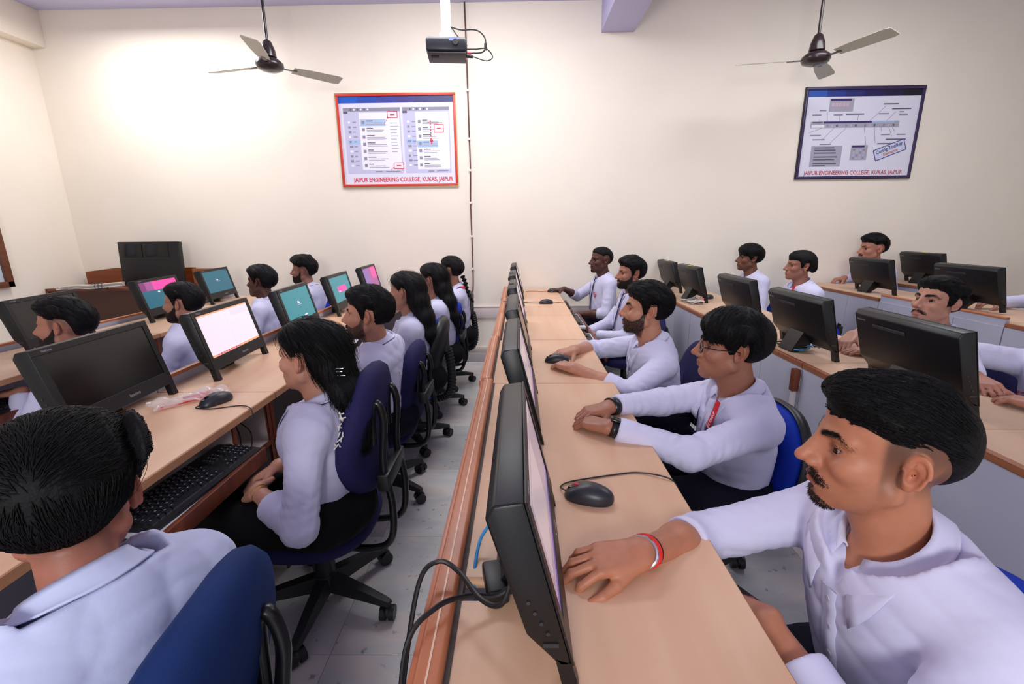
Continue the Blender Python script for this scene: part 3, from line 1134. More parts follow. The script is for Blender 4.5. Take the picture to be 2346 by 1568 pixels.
    if beard:
        V, Q = mesh_sdf(beard_fn(beard, head_grid(fem)), (-.03, -.09, -.14), (.13, .09, .02), {2: .0024, 1: .0026, 0: .0034}[detail]*res)
        hairy = detail >= 1 and beard in ('trim', 'stub', 'goatee')
        bp_ = [] if hairy else [(V, Q)]
        if detail >= 1 or beard in ('full',):
            nn_ = (5200 if beard != 'goatee' else 2200) if hairy else 700 if detail else 160
            sel = RNG.choice(len(V), nn_)
            fb = head_grid(fem)
            g = grad(fb, V[sel], .003)
            p0 = V[sel]-g*.001
            D = g*.55+np.array((.1, 0, -1), f32)+RNG.normal(size=(nn_, 3)).astype(f32)*.25
            D /= _len(D)[:, None]
            B = np.cross(g, D); B /= _len(B)[:, None]+1e-6
            ln = (.0075 if beard != 'stub' else .004)*RNG.uniform(.5, 1.2, nn_)[:, None].astype(f32)
            w_ = .00065
            if hairy: p0 = p0-g*(fb(p0)-.0001)[:, None]; ln = ln*.8
            Vs = np.stack([p0-B*w_, p0+B*w_, p0+D*ln], 1).reshape(-1, 3)
            T_ = np.arange(nn_*3).reshape(-1, 3)
            Qs = np.concatenate([T_, T_[:, :1]], 1)   # degenerate quad keeps one mesh layout
            Qs = np.stack([T_[:, 0], T_[:, 1], T_[:, 2], T_[:, 2]], 1)
            # build triangles as thin quads instead of repeated indices
            Vs = np.stack([p0-B*w_, p0+B*w_, p0+D*ln+B*w_*.2, p0+D*ln-B*w_*.2], 1).reshape(-1, 3)
            Qs = np.arange(nn_*4).reshape(-1, 4)
            bp_.append((Vs, Qs))
        V, Q = join_vq(bp_)
        link('beard' if beard not in ('must',) else 'moustache', np_mesh('beard', toW(V), Q), body, mat('beard_hair', (34, 26, 24), .7, bump=.4, bscale=400, spec=.2))
    # eyebrow hairs
    if detail >= 1:
        n_ = 260
        for sg in (1, -1):
            t = RNG.uniform(0, 1, n_)
            X = np.interp(t, [0, .6, 1], [.094, .080, .062]); Yv = np.interp(t, [0, .6, 1], [.011, .036, .052]); Z = np.interp(t, [0, .6, 1], [.0175, .0250, .0195])
            wd = np.interp(t, [0, .2, .7, 1], [.0028, .0042, .0036, .0010])
            p0 = np.stack([X, Yv*sg, Z+RNG.normal(size=n_)*wd*.6], 1).astype(f32)
            fb = head_grid(fem)
            g = grad(fb, p0, .003); p0 = p0-g*(fb(p0)-.0002)[:, None]
            D = np.stack([-.35+0*t, sg*(.8+0*t), np.interp(t, [0, .5, 1], [.7, .25, -.25])], 1).astype(f32)+RNG.normal(size=(n_, 3)).astype(f32)*.12
            D /= _len(D)[:, None]
            B = np.cross(g, D)
            p1 = p0+D*.0085+g*.0010
            w_ = .00055
            Vs = np.stack([p0-B*w_, p0+B*w_, p1+B*w_*.2, p1-B*w_*.2], 1).reshape(-1, 3)
            link('eyebrow', np_mesh('eyebrow', toW(Vs), np.arange(n_*4).reshape(-1, 4)), body, hm)
    # ---------------- trousers and shoes
    if legs:
        kneeP = {}
        tfh = nrm((tf[0], tf[1], 0)); lh = np.cross((0, 0, 1), tfh)
        dep = .40
        for sg, nm in ((1, 'L'), (-1, 'R')):
            kp = (HP+tfh*dep+lh*sg*.12); kp[2] = seatz+.10
            if knee and nm in knee: kp = np.array(knee[nm], float)
            an = kp+tfh*.02*(1); an[2] = .09
            kneeP[nm] = (kp, an)
        def trou(P):
            d = ell(P, HP+np.array((0, 0, -.005)), (.15, .165, .10))
            for sg, nm in ((1, 'L'), (-1, 'R')):
                kp, an = kneeP[nm]
                th_ = rc(P, HP+lh*sg*.085, kp, .088, .062)
                shn = rc(P, kp, an, .060, .048)
                d = smin(d, smin(th_, shn, .03), .03)
            d = d+wig(P, sdl+2, .08, .0035, None, n=4)
            d = smax(d, .075-P[:, 2], .006)
            return smax(d, ((P-HP.astype(f32))@u.astype(f32))-.075, .01)
        pts = [HP]+[p_ for v_ in kneeP.values() for p_ in v_]
        lo = np.min(pts, 0)-.17; hi = np.max(pts, 0)+.17
        lo[2] = .05
        V, Q = mesh_sdf(trou, lo, hi, {2: .009, 1: .009, 0: .0125}[detail]*res, margin=.016)
        link('trousers', np_mesh('trousers', V, Q), body, mat('trousers_'+trouser, dict(navy=(22, 22, 36), black=(17, 16, 18))[trouser], .85, bump=.1, bscale=120, spec=.15))
        for nm, (kp, an) in kneeP.items():
            to = an+tfh*.15
            def shoe(P, an=an, to=to):
                d = rc(P, (an[0], an[1], .045), (to[0], to[1], .035), .043, .036)
                d = smin(d, rc(P, (an[0], an[1], .05), (an[0], an[1], .10), .042, .038), .02)
                return smax(d, .004-P[:, 2], .004)
            lo = np.minimum(an, to)-.06; hi = np.maximum(an, to)+.06; lo[2] = -.01; hi[2] = .15
            V, Q = mesh_sdf(shoe, lo, hi, .010*res)
            link('shoe', np_mesh('shoe', V, Q), body, mat('shoe_leather', (48, 30, 26), .4, spec=.4))
    PEOPLE[key] = R
    return R

# ---- things people wear
def front_path(R, pts_loc, off=.002):
    """points given as (across, up) in the torso frame, projected on the shirt from the front"""
    N, f, l, u = R['N'], R['f'], R['l'], R['u']
    P0 = np.array([N+l*a+u*b+f*.30 for a, b in pts_loc], f32)
    return trace(R['torso_fn'], P0, (-f).astype(f32), 60, off)

def lanyard(R, m, width=.016, drop=.30, side=.062, card=True, tail=True, red=None, both=True):
    """strap from the collar down both sides of the chest to a card"""
    so = R['body']; N, f, l, u = R['N'], R['f'], R['l'], R['u']
    fn = R['torso_fn']
    out = []
    for sg in (1, -1):
        n_ = 18
        t = np.linspace(0, 1, n_)
        A = side*(1-t)**.8*sg+.004*sg
        Bz = .006-(drop+.016)*t
        P = front_path(R, list(zip(A, Bz)), .008)
        P = P+np.outer(np.clip(.010-.060*t, 0, 1), f).astype(f32)
        for _ in range(3): P[1:-1] = P[1:-1]*.5+(P[:-2]+P[2:])*.25
        g = grad(fn, P, .016)
        for _ in range(2): g[1:-1] = g[1:-1]*.5+(g[:-2]+g[2:])*.25
        g /= _len(g)[:, None]
        # over the shoulder, tucked under the collar
        back = [N+l*sg*.062-f*.02+u*.0, N+l*sg*.064+f*.015-u*.004]
        bad = np.abs(fn(P)) > .035
        k0 = int(np.argmin(bad)) if bad.any() else 0
        if sg < 0: k0 = max(k0, 3)
        V, Q, B = ribbon(P[k0:], g[k0:], width)
        me = np_mesh('lanyard', V, Q, False)
        o = link('lanyard', me, so, m)
        out.append((o, P[k0:], g[k0:], B))
    if card:
        P = front_path(R, [(0, -.010-drop), (0, -.012-drop-.085)], .006)
        c0, c1 = P[0].astype(float), P[1].astype(float)
        ax = nrm(c1-c0); L = .085
        g = grad(fn, P[1:2], .01)[0].astype(float)
        n = nrm(g-ax*(g@ax)); s_ = np.cross(n, ax)
        mtx = Matrix(((s_[0], -ax[0], n[0], c0[0]+ax[0]*L/2), (s_[1], -ax[1], n[1], c0[1]+ax[1]*L/2), (s_[2], -ax[2], n[2], c0[2]+ax[2]*L/2), (0, 0, 0, 1)))
        b = MB(); b.box(-.027, .027, -L/2, L/2, .001, .003, .0008)
        b.mi = 1; b.box(-.020, .020, -.03, .012, .0031, .0034)
        b.mi = 2; b.box(-.021, .021, .018, .034, .0031, .0034)
        b.xf(mtx)
        link('identity_card', b.mesh('identity_card', 30), so, [mat('card_white', (205, 205, 215), .3), mat('card_grey', (120, 118, 130), .4), mat('card_dark', (60, 60, 80), .4)])
    return out

def ribbon_text(R, strap, txt, size, m, s0, flip=False, name='lettering'):
    o, P, g, B = strap
    P = P.astype(float)
    seg = np.concatenate([[0], np.cumsum(np.linalg.norm(np.diff(P, axis=0), axis=1))])
    me = text_mesh(txt, size, 0.0, 'LEFT', bold=.0003)
    co = np.array([v.co[:] for v in me.vertices])
    s = s0+co[:, 0]*(-1 if flip else 1)
    if flip: s = s0-co[:, 0]
    s = np.clip(s, 0, seg[-1])
    px = np.stack([np.interp(s, seg, P[:, d]) for d in range(3)], 1)
    gx = np.stack([np.interp(s, seg, g[:, d]) for d in range(3)], 1)
    bx = np.stack([np.interp(s, seg, B[:, d]) for d in range(3)], 1)
    V = px+gx*.0022+bx*(co[:, 1:2]*(1 if not flip else -1))
    for v, c in zip(me.vertices, V): v.co = c
    return link(name, me, o, m)

def placket(R, n=5, top=-.045, bottom=-.36):
    so = R['shirt']
    z = np.linspace(top, bottom, 16)
    P = front_path(R, [(0, a) for a in z], .0005)
    g = grad(R['torso_fn'], P, .008)
    V, Q, B = ribbon(P, g, .030, .0022)
    link('placket', np_mesh('placket', V, Q, True), so, R['shirt_mat'])
    zb = np.linspace(top-.02, bottom+.03, n)
    for a in zb:
        p = front_path(R, [(0, a), (0, a-.01)], .003)
        gg = grad(R['shirt_fn'], p[:1], .008)[0]
        b = MB(); b.cyl(Vector(p[0].tolist()), Vector((p[0]+gg*.0022).tolist()), .0058, .0052, 14)
        b.build('button', mat('button', (176, 170, 186), .3), so)

def band(R, sd, t, rad, half, m, name, tilt=(0, 0, 0), box=None, wid=None):
    """ring round a wrist at fraction t from elbow to wrist (may exceed 1)"""
    a = R['arm'][sd]; E, W = a['E'], a['W']
    ax = nrm(W-E)
    c = E+(W-E)*t
    n = nrm(ax+np.asarray(tilt, float))
    Z = a['Rm'][:, 2].astype(float); Z = nrm(Z-n*(Z@n)); Y = np.cross(n, Z)
    b = MB()
    pts = [c+(Z*math.sin(w)*rad*.86+Y*math.cos(w)*rad) for w in np.linspace(0, 2*math.pi, 28, endpoint=False)]
    if wid is None:
        b.tube(pts, half, 8, closed=True)
        o = b.build(name, m, R['body'])
    else:
        P = np.array(pts+[pts[0]], f32)
        g = (P-c.astype(f32)); g /= _len(g)[:, None]
        V, Q, B = ribbon(P, g, wid, half*2, T=np.gradient(P, axis=0))
        o = link(name, np_mesh(name, V, Q), R['body'], m)
    return o, c, n, Z, Y
# ------------------------------------------------------------------ the room
XL, XR, YB, YF, ZC = -4.48, 6.0, 4.73, -2.6, 3.335
wallm = mat('wall_paint', (246, 236, 222), .85, noise=.03, nscale=2.5, bump=.05, bscale=60, spec=.2)
ceilm = mat('ceiling_paint', (206, 204, 236), .9, noise=.03, nscale=1.5, spec=.2)
beamm = mat('beam_paint', (198, 196, 232), .9, spec=.2)
def struct(name, mb, m, parent=None, smooth=None):
    o = mb.build(name, m, parent, smooth if smooth else 30)
    if parent is None: o['kind'] = 'structure'
    return o
b = MB(); b.box(XL-.15, XR+.15, YB, YB+.15, -.05, ZC+.1); struct('wall_back', b, wallm)
b = MB(); b.box(XL-.15, XL, YF, YB, -.05, ZC+.1); struct('wall_left', b, wallm)
b = MB(); b.box(XR, XR+.15, YF, YB, -.05, ZC+.1); struct('wall_right', b, wallm)
b = MB(); b.box(XL, XR, YF, YB, ZC, ZC+.1); struct('ceiling', b, ceilm)
b = MB(); b.box(.75, 1.045, YF, YB, 3.078, ZC, .004); struct('trim_1', b, beamm)          # ceiling beam
b = MB(); b.box(XL, XL+.13, YF, YB, 3.03, ZC, .004); struct('trim_2', b, wallm)           # lintel on the left wall
b = MB(); b.box(XL, XR, YB-.018, YB, .0, .095, .004); struct('baseboard_back', b, mat('skirting', (176, 168, 172), .5))
b = MB(); b.box(XL, XL+.018, YF, YB-.02, .0, .095, .004); struct('baseboard_left', b, mat('skirting', (0, 0, 0)))
b = MB(); b.box(-1.2, 1.25, YB-.022, YB, .475, .592, .003); b.box(-1.2, 1.25, YB-.026, YB, .582, .594, .002); struct('trim_3', b, mat('dado_strip', (222, 208, 204), .6))
b = MB(); b.box(-1.2, 1.25, YB-.020, YB, .13, .165, .003); struct('trim_4', b, mat('dado_strip', (0, 0, 0)))

# floor: base and marble tiles
b = MB(); b.box(XL, XR, YF, YB, -.05, -.004)
floor = struct('floor', b, mat('grout', (170, 164, 164), .8))
def tile_mat():
    m = bpy.data.materials.new('marble_tile'); m.use_nodes = True
    nt = m.node_tree; bs = nt.nodes['Principled BSDF']; bs.inputs['Roughness'].default_value = .32
    tc = nt.nodes.new('ShaderNodeTexCoord'); oi = nt.nodes.new('ShaderNodeObjectInfo')
    geo = nt.nodes.new('ShaderNodeNewGeometry')
    va = nt.nodes.new('ShaderNodeVectorMath'); va.operation = 'MULTIPLY_ADD'
    va.inputs[1].default_value = (1, 1, 1)
    cmb = nt.nodes.new('ShaderNodeCombineXYZ')
    mu = nt.nodes.new('ShaderNodeMath'); mu.operation = 'MULTIPLY'; mu.inputs[1].default_value = 37
    nt.links.new(oi.outputs['Random'], mu.inputs[0])
    nt.links.new(mu.outputs[0], cmb.inputs[0]); nt.links.new(mu.outputs[0], cmb.inputs[2])
    nt.links.new(geo.outputs['Position'], va.inputs[0]); nt.links.new(cmb.outputs[0], va.inputs[2])
    mp = nt.nodes.new('ShaderNodeMapping'); mp.inputs['Scale'].default_value = (1.3, 2.6, 1); mp.inputs['Rotation'].default_value = (0, 0, .5)
    nt.links.new(va.outputs[0], mp.inputs[0])
    n = nt.nodes.new('ShaderNodeTexNoise'); n.inputs['Scale'].default_value = 2.2; n.inputs['Detail'].default_value = 8; n.inputs['Distortion'].default_value = .8
    nt.links.new(mp.outputs[0], n.inputs['Vector'])
    r = nt.nodes.new('ShaderNodeValToRGB')
    el = r.color_ramp.elements
    el[0].position = .30; el[0].color = srgb(202, 202, 200)
    el[1].position = .72; el[1].color = srgb(238, 231, 225)
    e = el.new(.50); e.color = srgb(220, 218, 215)
    e = el.new(.60); e.color = srgb(232, 221, 213)
    nt.links.new(n.outputs['Fac'], r.inputs[0])
    n2 = nt.nodes.new('ShaderNodeTexNoise'); n2.inputs['Scale'].default_value = 26; n2.inputs['Detail'].default_value = 6
    nt.links.new(va.outputs[0], n2.inputs['Vector'])
    r2 = nt.nodes.new('ShaderNodeValToRGB'); r2.color_ramp.elements[0].position = .27; r2.color_ramp.elements[1].position = .36
    r2.color_ramp.elements[0].color = srgb(150, 148, 150)
    nt.links.new(n2.outputs['Fac'], r2.inputs[0])
    mx = nt.nodes.new('ShaderNodeMix'); mx.data_type = 'RGBA'; mx.blend_type = 'MULTIPLY'; mx.inputs['Factor'].default_value = .8
    nt.links.new(r.outputs[0], mx.inputs['A']); nt.links.new(r2.outputs[0], mx.inputs['B'])
    mr = nt.nodes.new('ShaderNodeMapRange'); mr.inputs['To Min'].default_value = .86; mr.inputs['To Max'].default_value = 1.04
    nt.links.new(oi.outputs['Random'], mr.inputs['Value'])
    sc = nt.nodes.new('ShaderNodeVectorMath'); sc.operation = 'SCALE'
    nt.links.new(mx.outputs['Result'], sc.inputs[0]); nt.links.new(mr.outputs[0], sc.inputs['Scale'])
    nt.links.new(sc.outputs[0], bs.inputs['Base Color'])
    return m
TM = tile_mat()
tcache = {}
xs = [XL]+[-.64+.61*k for k in range(-6, 11) if XL+.02 < -.64+.61*k < XR-.02]+[XR]
ys = [-1.81]+[1.24+.61*k for k in range(-4, 6) if 1.24+.61*k < YB-.1]+[YB]
for i in range(len(xs)-1):
    for j in range(len(ys)-1):
        w, d = round(xs[i+1]-xs[i]-.0018, 4), round(ys[j+1]-ys[j]-.0018, 4)
        if (w, d) not in tcache:
            t = MB(); t.box(-w/2, w/2, -d/2, d/2, -.012, 0.0)
            tcache[(w, d)] = t.mesh('tile')
        o = link('tile', tcache[(w, d)], floor, TM)
        o.location = ((xs[i]+xs[i+1])/2, (ys[j]+ys[j+1])/2, 0)

# left wall: framed window edge
b = MB()
b.box(XL, XL+.05, 3.30, 4.005, .92, .97, .004); b.box(XL, XL+.05, 3.95, 4.005, .92, 2.0, .004)
b.box(XL, XL+.05, 3.30, 4.005, 1.95, 2.0, .004)
b.box(XL, XL+.05, 3.30, 3.35, .92, 2.0, .004)
w1 = struct('window_1', b, mat('frame_wood', (120, 72, 50), .5, noise=.3, nscale=8, stretch=(1, 1, 6)))
b = MB(); b.box(XL+.012, XL+.022, 3.35, 3.95, .97, 1.95)
b.build('window_pane', mat('pane', (205, 214, 226), .1, spec=.5), w1)

# ------------------------------------------------------------------ desks
T = .775
lam = mat('laminate', (229, 187, 154), .36, noise=.10, nscale=3.2, stretch=(3.5, .35, 1), rgb2=(219, 172, 138), spec=.35)
lam2 = mat('laminate_far', (214, 180, 152), .45, noise=.10, nscale=3.2, stretch=(3.5, .35, 1), rgb2=(200, 164, 134), spec=.3)
edgem = mat('edge_band', (190, 138, 100), .5, noise=.2, nscale=12, stretch=(1, .3, 6))
railm = mat('rail_wood', (200, 126, 88), .36, noise=.25, nscale=9, stretch=(4, .25, 4), rgb2=(182, 106, 70))
railb = mat('rail_brown', (164, 104, 72), .42, noise=.25, nscale=9, stretch=(4, .25, 4), rgb2=(136, 80, 52))
brown = mat('brown_laminate', (122, 60, 34), .42, noise=.35, nscale=7, stretch=(1, 3, .4), rgb2=(84, 36, 20))
panelm = mat('white_laminate', (188, 188, 204), .5, noise=.04, nscale=3, rgb2=(176, 178, 196))
innerm = mat('inner_laminate', (206, 196, 190), .55, noise=.05, nscale=4)
darkm = mat('dark_gap', (30, 26, 26), .8)

def desk(xe, y0, y1, depth, label, rail=None, back='white', tray=None, cubby=None, group=None, top_m=None, seams=(), chamfer=False, rail_h=.045, legs=True, slot=None, zo=0.0):
    xb = xe-depth
    r = empty("computer_desk", (xb+depth/2, (y0+y1)/2, zo), 0, label, 'desk', group or 'computer desks in five rows')
    r_ = lambda o: (setattr(o, 'parent', r), setattr(o, 'location', (-(xb+depth/2), -(y0+y1)/2, 0)))
    b = MB()
    e = .0012
    if slot:
        sy0, sy1, sx0, sx1 = slot
        b.box(xb, sx1, y0+e, sy0, T-.024, T); b.box(xb, sx1, sy1, y1-e, T-.024, T)
        b.box(sx1, xe, y0+e, y1-e, T-.024, T); b.box(xb, sx0, sy0, sy1, T-.024, T)
    elif chamfer:
        b.poly([(xb, y0+e, T-.024), (xe-.09, y0+e, T-.024), (xe, y0+.13, T-.024), (xe, y1-e, T-.024), (xb, y1-e, T-.024)], (0, 0, .024))
    else:
        b.box(xb, xe, y0+e, y1-e, T-.024, T, .0012, seg=1)
    r_(b.build('tabletop', top_m or lam, None))
    b = MB(); b.box(xe, xe+.003, y0+e+(.13 if chamfer else 0), y1-e, T-.026, T-.002, .001, seg=1); r_(b.build('edge_band', edgem, None))
    if legs:
        for yy in (y0+.012, y1-.012):
            b = MB(); b.box(xb+.02, xe-.03, yy-.009, yy+.009, -zo, T-.025)
            b.mi = 1; b.box(xe-.03, xe-.027, yy-.011, yy+.011, -zo, T-.025); b.box(xe-.034, xe-.029, yy-.014, yy+.014, -zo, T-.026)
            o = link('side_panel', b.mesh('side_panel', 30), None, [innerm, brown]); r_(o)
    # back panel in two leaves
    n = max(1, round((y1-y0)/.37))
    for i in range(n):
        a, c = y0+(y1-y0)*i/n, y0+(y1-y0)*(i+1)/n
        b = MB(); b.box(xb-.018, xb, a+.0015, c-.0015, .05, T-.024); r_(b.build('panel', panelm, None))
    if rail:
        x0, x1, zt = rail
        rt = .055 if x1-x0 > .03 else .014
        b = MB(); b.box(x0, x1, y0+e, y1-e, zt-rt, zt, .006 if rt > .02 else .003, seg=3)
        if rt > .02: b.box(x0-.010, x0+.001, y0+e, y1-e, zt-.048, zt-.012, .003)
        r_(b.build('rail', railm, None))
        if rt > .02:
            b = MB(); b.box((x0+x1)/2-.0015, (x0+x1)/2+.0015, y0+e, y1-e, zt-.003, zt+.0012); r_(b.build('rail_highlight', mat('rail_glint', (232, 190, 160), .4), None))  # pale line paints the highlight along the top of the rail
            b = MB(); b.box(x1, x1+.008, y0+e, y1-e, T-.02, T+.0035); r_(b.build('gap_shade', mat('shade_grey', (84, 74, 72), .7), None))  # dark strip stands in for the shade between rail and tabletop
        if zt > T+.01:
            b = MB(); b.box(x0+.003, x1-.002, y0+e, y1-e, T-.05, zt-.008); r_(b.build('partition', panelm, None))
    else:
        b = MB(); b.box(xb-.022, xb-.0005, y0+e, y1-e, T-.022, T+.0005, .001, seg=1); r_(b.build('rail', railb, None))
    if tray:
        ty0, ty1, pull, z = tray
        b = MB(); b.box(xe-.36+pull, xe-.02+pull, ty0, ty1, z-.016, z, .001, seg=1); r_(b.build('keyboard_tray', mat('tray_white', (196, 196, 206), .5), None))
        b = MB(); b.box(xe-.02+pull, xe-.004+pull, ty0-.01, ty1+.02, z-.045, z+.006, .002); r_(b.build('tray_front', brown, None))
    if cubby:
        cy0, cy1, z = cubby
        for yy in (cy0, cy1):
            b = MB(); b.box(xb+.05, xe-.03, yy-.008, yy+.008, z-.30, T-.025); b.mi = 1; b.box(xe-.0305, xe-.0255, yy-.010, yy+.010, z-.30, T-.025)
            r_(link('divider', b.mesh('divider', 30), None, [innerm, brown]))
        b = MB(); b.box(xb+.03, xe-.03, cy0+.008, cy1-.008, z-.016, z); b.mi = 1; b.box(xe-.030, xe-.026, cy0+.008, cy1-.008, z-.018, z+.002)
        r_(link('shelf', b.mesh('shelf', 30), None, [innerm, brown]))
        b = MB(); b.box(xb+.06, xb+.07, cy0+.008, cy1-.008, z, T-.026); r_(b.build('compartment_back', innerm, None))
    return r

# middle row
AX = .372
desk(AX, .30, 1.752, .50, 'light wood desk nearest the camera under the hand with red and silver bracelets', (-.146, -.108, .800), tray=None, slot=(.645, .700, -.105, -.020))
desk(AX, 1.755, 2.488, .50, 'light wood desk where two hands hold one mouse, middle row', (-.154, -.116, .800))
desk(AX, 2.492, 3.225, .50, 'bare light wood desk just behind the two-handed mouse user', (-.146, -.108, .800), tray=(2.6, 3.15, .14, .66))
desk(AX, 3.229, 3.945, .50, 'light wood desk with an idle black mouse, in front of bearded man with lanyard', (-.146, -.108, .800), tray=(3.35, 3.9, .14, .66))
desk(AX, 3.949, 4.70, .50, 'light wood desk of the middle row touching the back wall', (-.152, -.114, .800), tray=(4.05, 4.6, .10, .66))
# first row on the left
BX = -.947
desk(BX, .10, 1.668, .49, 'large light wood desk at left with pulled-out keyboard tray and plastic bag', (-1.425, -1.400, .822), tray=(.99, 1.425, .075, .650), cubby=(1.44, 1.655, .585))
desk(BX, 1.672, 2.40, .49, 'left desk carrying the monitor with the white document page', (-1.425, -1.400, .822))
desk(BX, 2.404, 3.13, .49, 'left desk carrying the monitor with plain teal screen beside open notebook', (-1.425, -1.400, .822))
desk(BX, 3.134, 3.86, .49, 'left desk under the teal monitor with a pink box on screen', (-1.425, -1.400, .822))
desk(BX, 3.864, 4.50, .49, 'left desk with yellow paper below the purple screen', (-1.425, -1.400, .822))
# second row on the left
CX = -2.20
desk(CX, 1.30, 2.72, .50, 'desk at far left edge holding the black screen with a man in front', (-2.740, -2.715, .815), top_m=lam2, tray=(1.5, 2.1, .03, .63))
desk(CX, 2.724, 3.44, .50, 'second-row left desk under the monitor with pink and teal picture', (-2.740, -2.715, .815), top_m=lam2)
desk(CX, 3.444, 4.36, .50, 'second-row left desk under the small teal screen near the brown cabinet', (-2.740, -2.715, .815), top_m=lam2)
# first row on the right
DX = 1.79
desk(DX, .62, 1.312, .50, 'right-hand desk behind the head of the nearest man', None, top_m=lam2)
desk(DX, 1.316, 2.012, .50, 'right-hand desk under the largest black monitor back', None, top_m=lam2)
desk(DX, 2.016, 2.712, .50, 'right-hand desk with cables hanging under monitor, white panel front', None, top_m=lam2)
desk(DX, 2.716, 3.412, .50, 'right-hand desk with red-lit mouse, behind the bearded profile', None, top_m=lam2)
desk(DX, 3.416, 4.10, .50, 'right-hand desk with tangled wires under a yellow-tagged monitor', None, top_m=lam2)
desk(DX, 4.104, 4.70, .50, 'right-hand desk touching the back wall', None, top_m=lam2)
# second row on the right
EX = 3.32
desk(EX, 1.70, 2.66, .50, 'far right desk with monitor behind the moustached man', None, top_m=lam2, zo=.04)
desk(EX, 2.664, 3.62, .50, 'far right desk with raised brown rail and corner post', (2.806, 2.830, .808), top_m=lam2, zo=.04)
desk(EX, 3.624, 4.66, .50, 'far right desk where a man rests his hand beside two monitors', None, top_m=lam2, zo=.04)
# third row on the right
desk(4.85, 2.9, 3.78, .50, 'rearmost right desk under the monitor with a large yellow tag', None, top_m=lam2, zo=.04)
desk(4.06, 4.10, 4.66, .50, 'rearmost right desk against the back wall, under a small yellow-tagged monitor', None, top_m=lam2, zo=.06)

# corner posts that show on the white backs
b = MB(); b.box(-.014, .014, -.016, .016, .64, T-.032, .002); o = b.build('panel_post', brown, None)
tag(o, 'brown capped pale post on the white desk back beside the glasses wearer', 'post'); o.location = (1.255, 2.03, 0)
b = MB(); b.box(-.009, .009, -.010, .010, 0, .64, .002); o2 = b.build('post_shaft', mat('post_grey', (196, 184, 186), .5), o)

# ------------------------------------------------------------------ monitors
blk = mat('monitor_black', (14, 14, 16), .40, bump=.06, bscale=900, spec=.45)
glossy = mat('monitor_gloss', (7, 7, 9), .20, spec=.5)
badge = mat('badge_silver', (170, 170, 180), .35, metal=.6)
MW = .225
FT, FB, RB, RM, RT, TT = (-.012, .285), (.050, .042), (.034, .042), (-.010, .092), (-.060, .262), (-.050, .280)
upv = Vector((FT[0]-FB[0], 0, FT[1]-FB[1])); UL = upv.length; upv.normalize()
nv = Vector((upv.z, 0, -upv.x))
def face_pt(s, t, off=0.0):
    """s across (+y), t up the sloped front"""
    return Vector((FB[0], 0, FB[1]))+upv*t+Vector((0, 1, 0))*s+nv*off
FM = Matrix(((0, upv.x, nv.x, FB[0]), (1, upv.y, nv.y, 0), (0, upv.z, nv.z, FB[1]), (0, 0, 0, 1)))
def screen_material(name, rgb, e): return mat('screen_'+name, rgb, .25, emit=e, spec=.3)
teal = screen_material('teal', (52, 128, 138), .55)
teal2 = screen_material('sea', (44, 98, 116), .5)
pink = screen_material('pink', (252, 66, 142), .8)
pinkd = screen_material('plum', (120, 60, 110), .5)
white_s = screen_material('white', (232, 220, 232), .52)
grey_s = screen_material('grey', (208, 200, 214), .65)
lilac_s = screen_material('lilac', (182, 166, 178), .38)
pale_s = screen_material('pale', (206, 190, 194), .40)
purple_s = screen_material('purple', (124, 92, 160), .6)
mauve_s = screen_material('mauve', (150, 82, 138), .55)
orange_s = screen_material('orange', (226, 160, 120), .6)
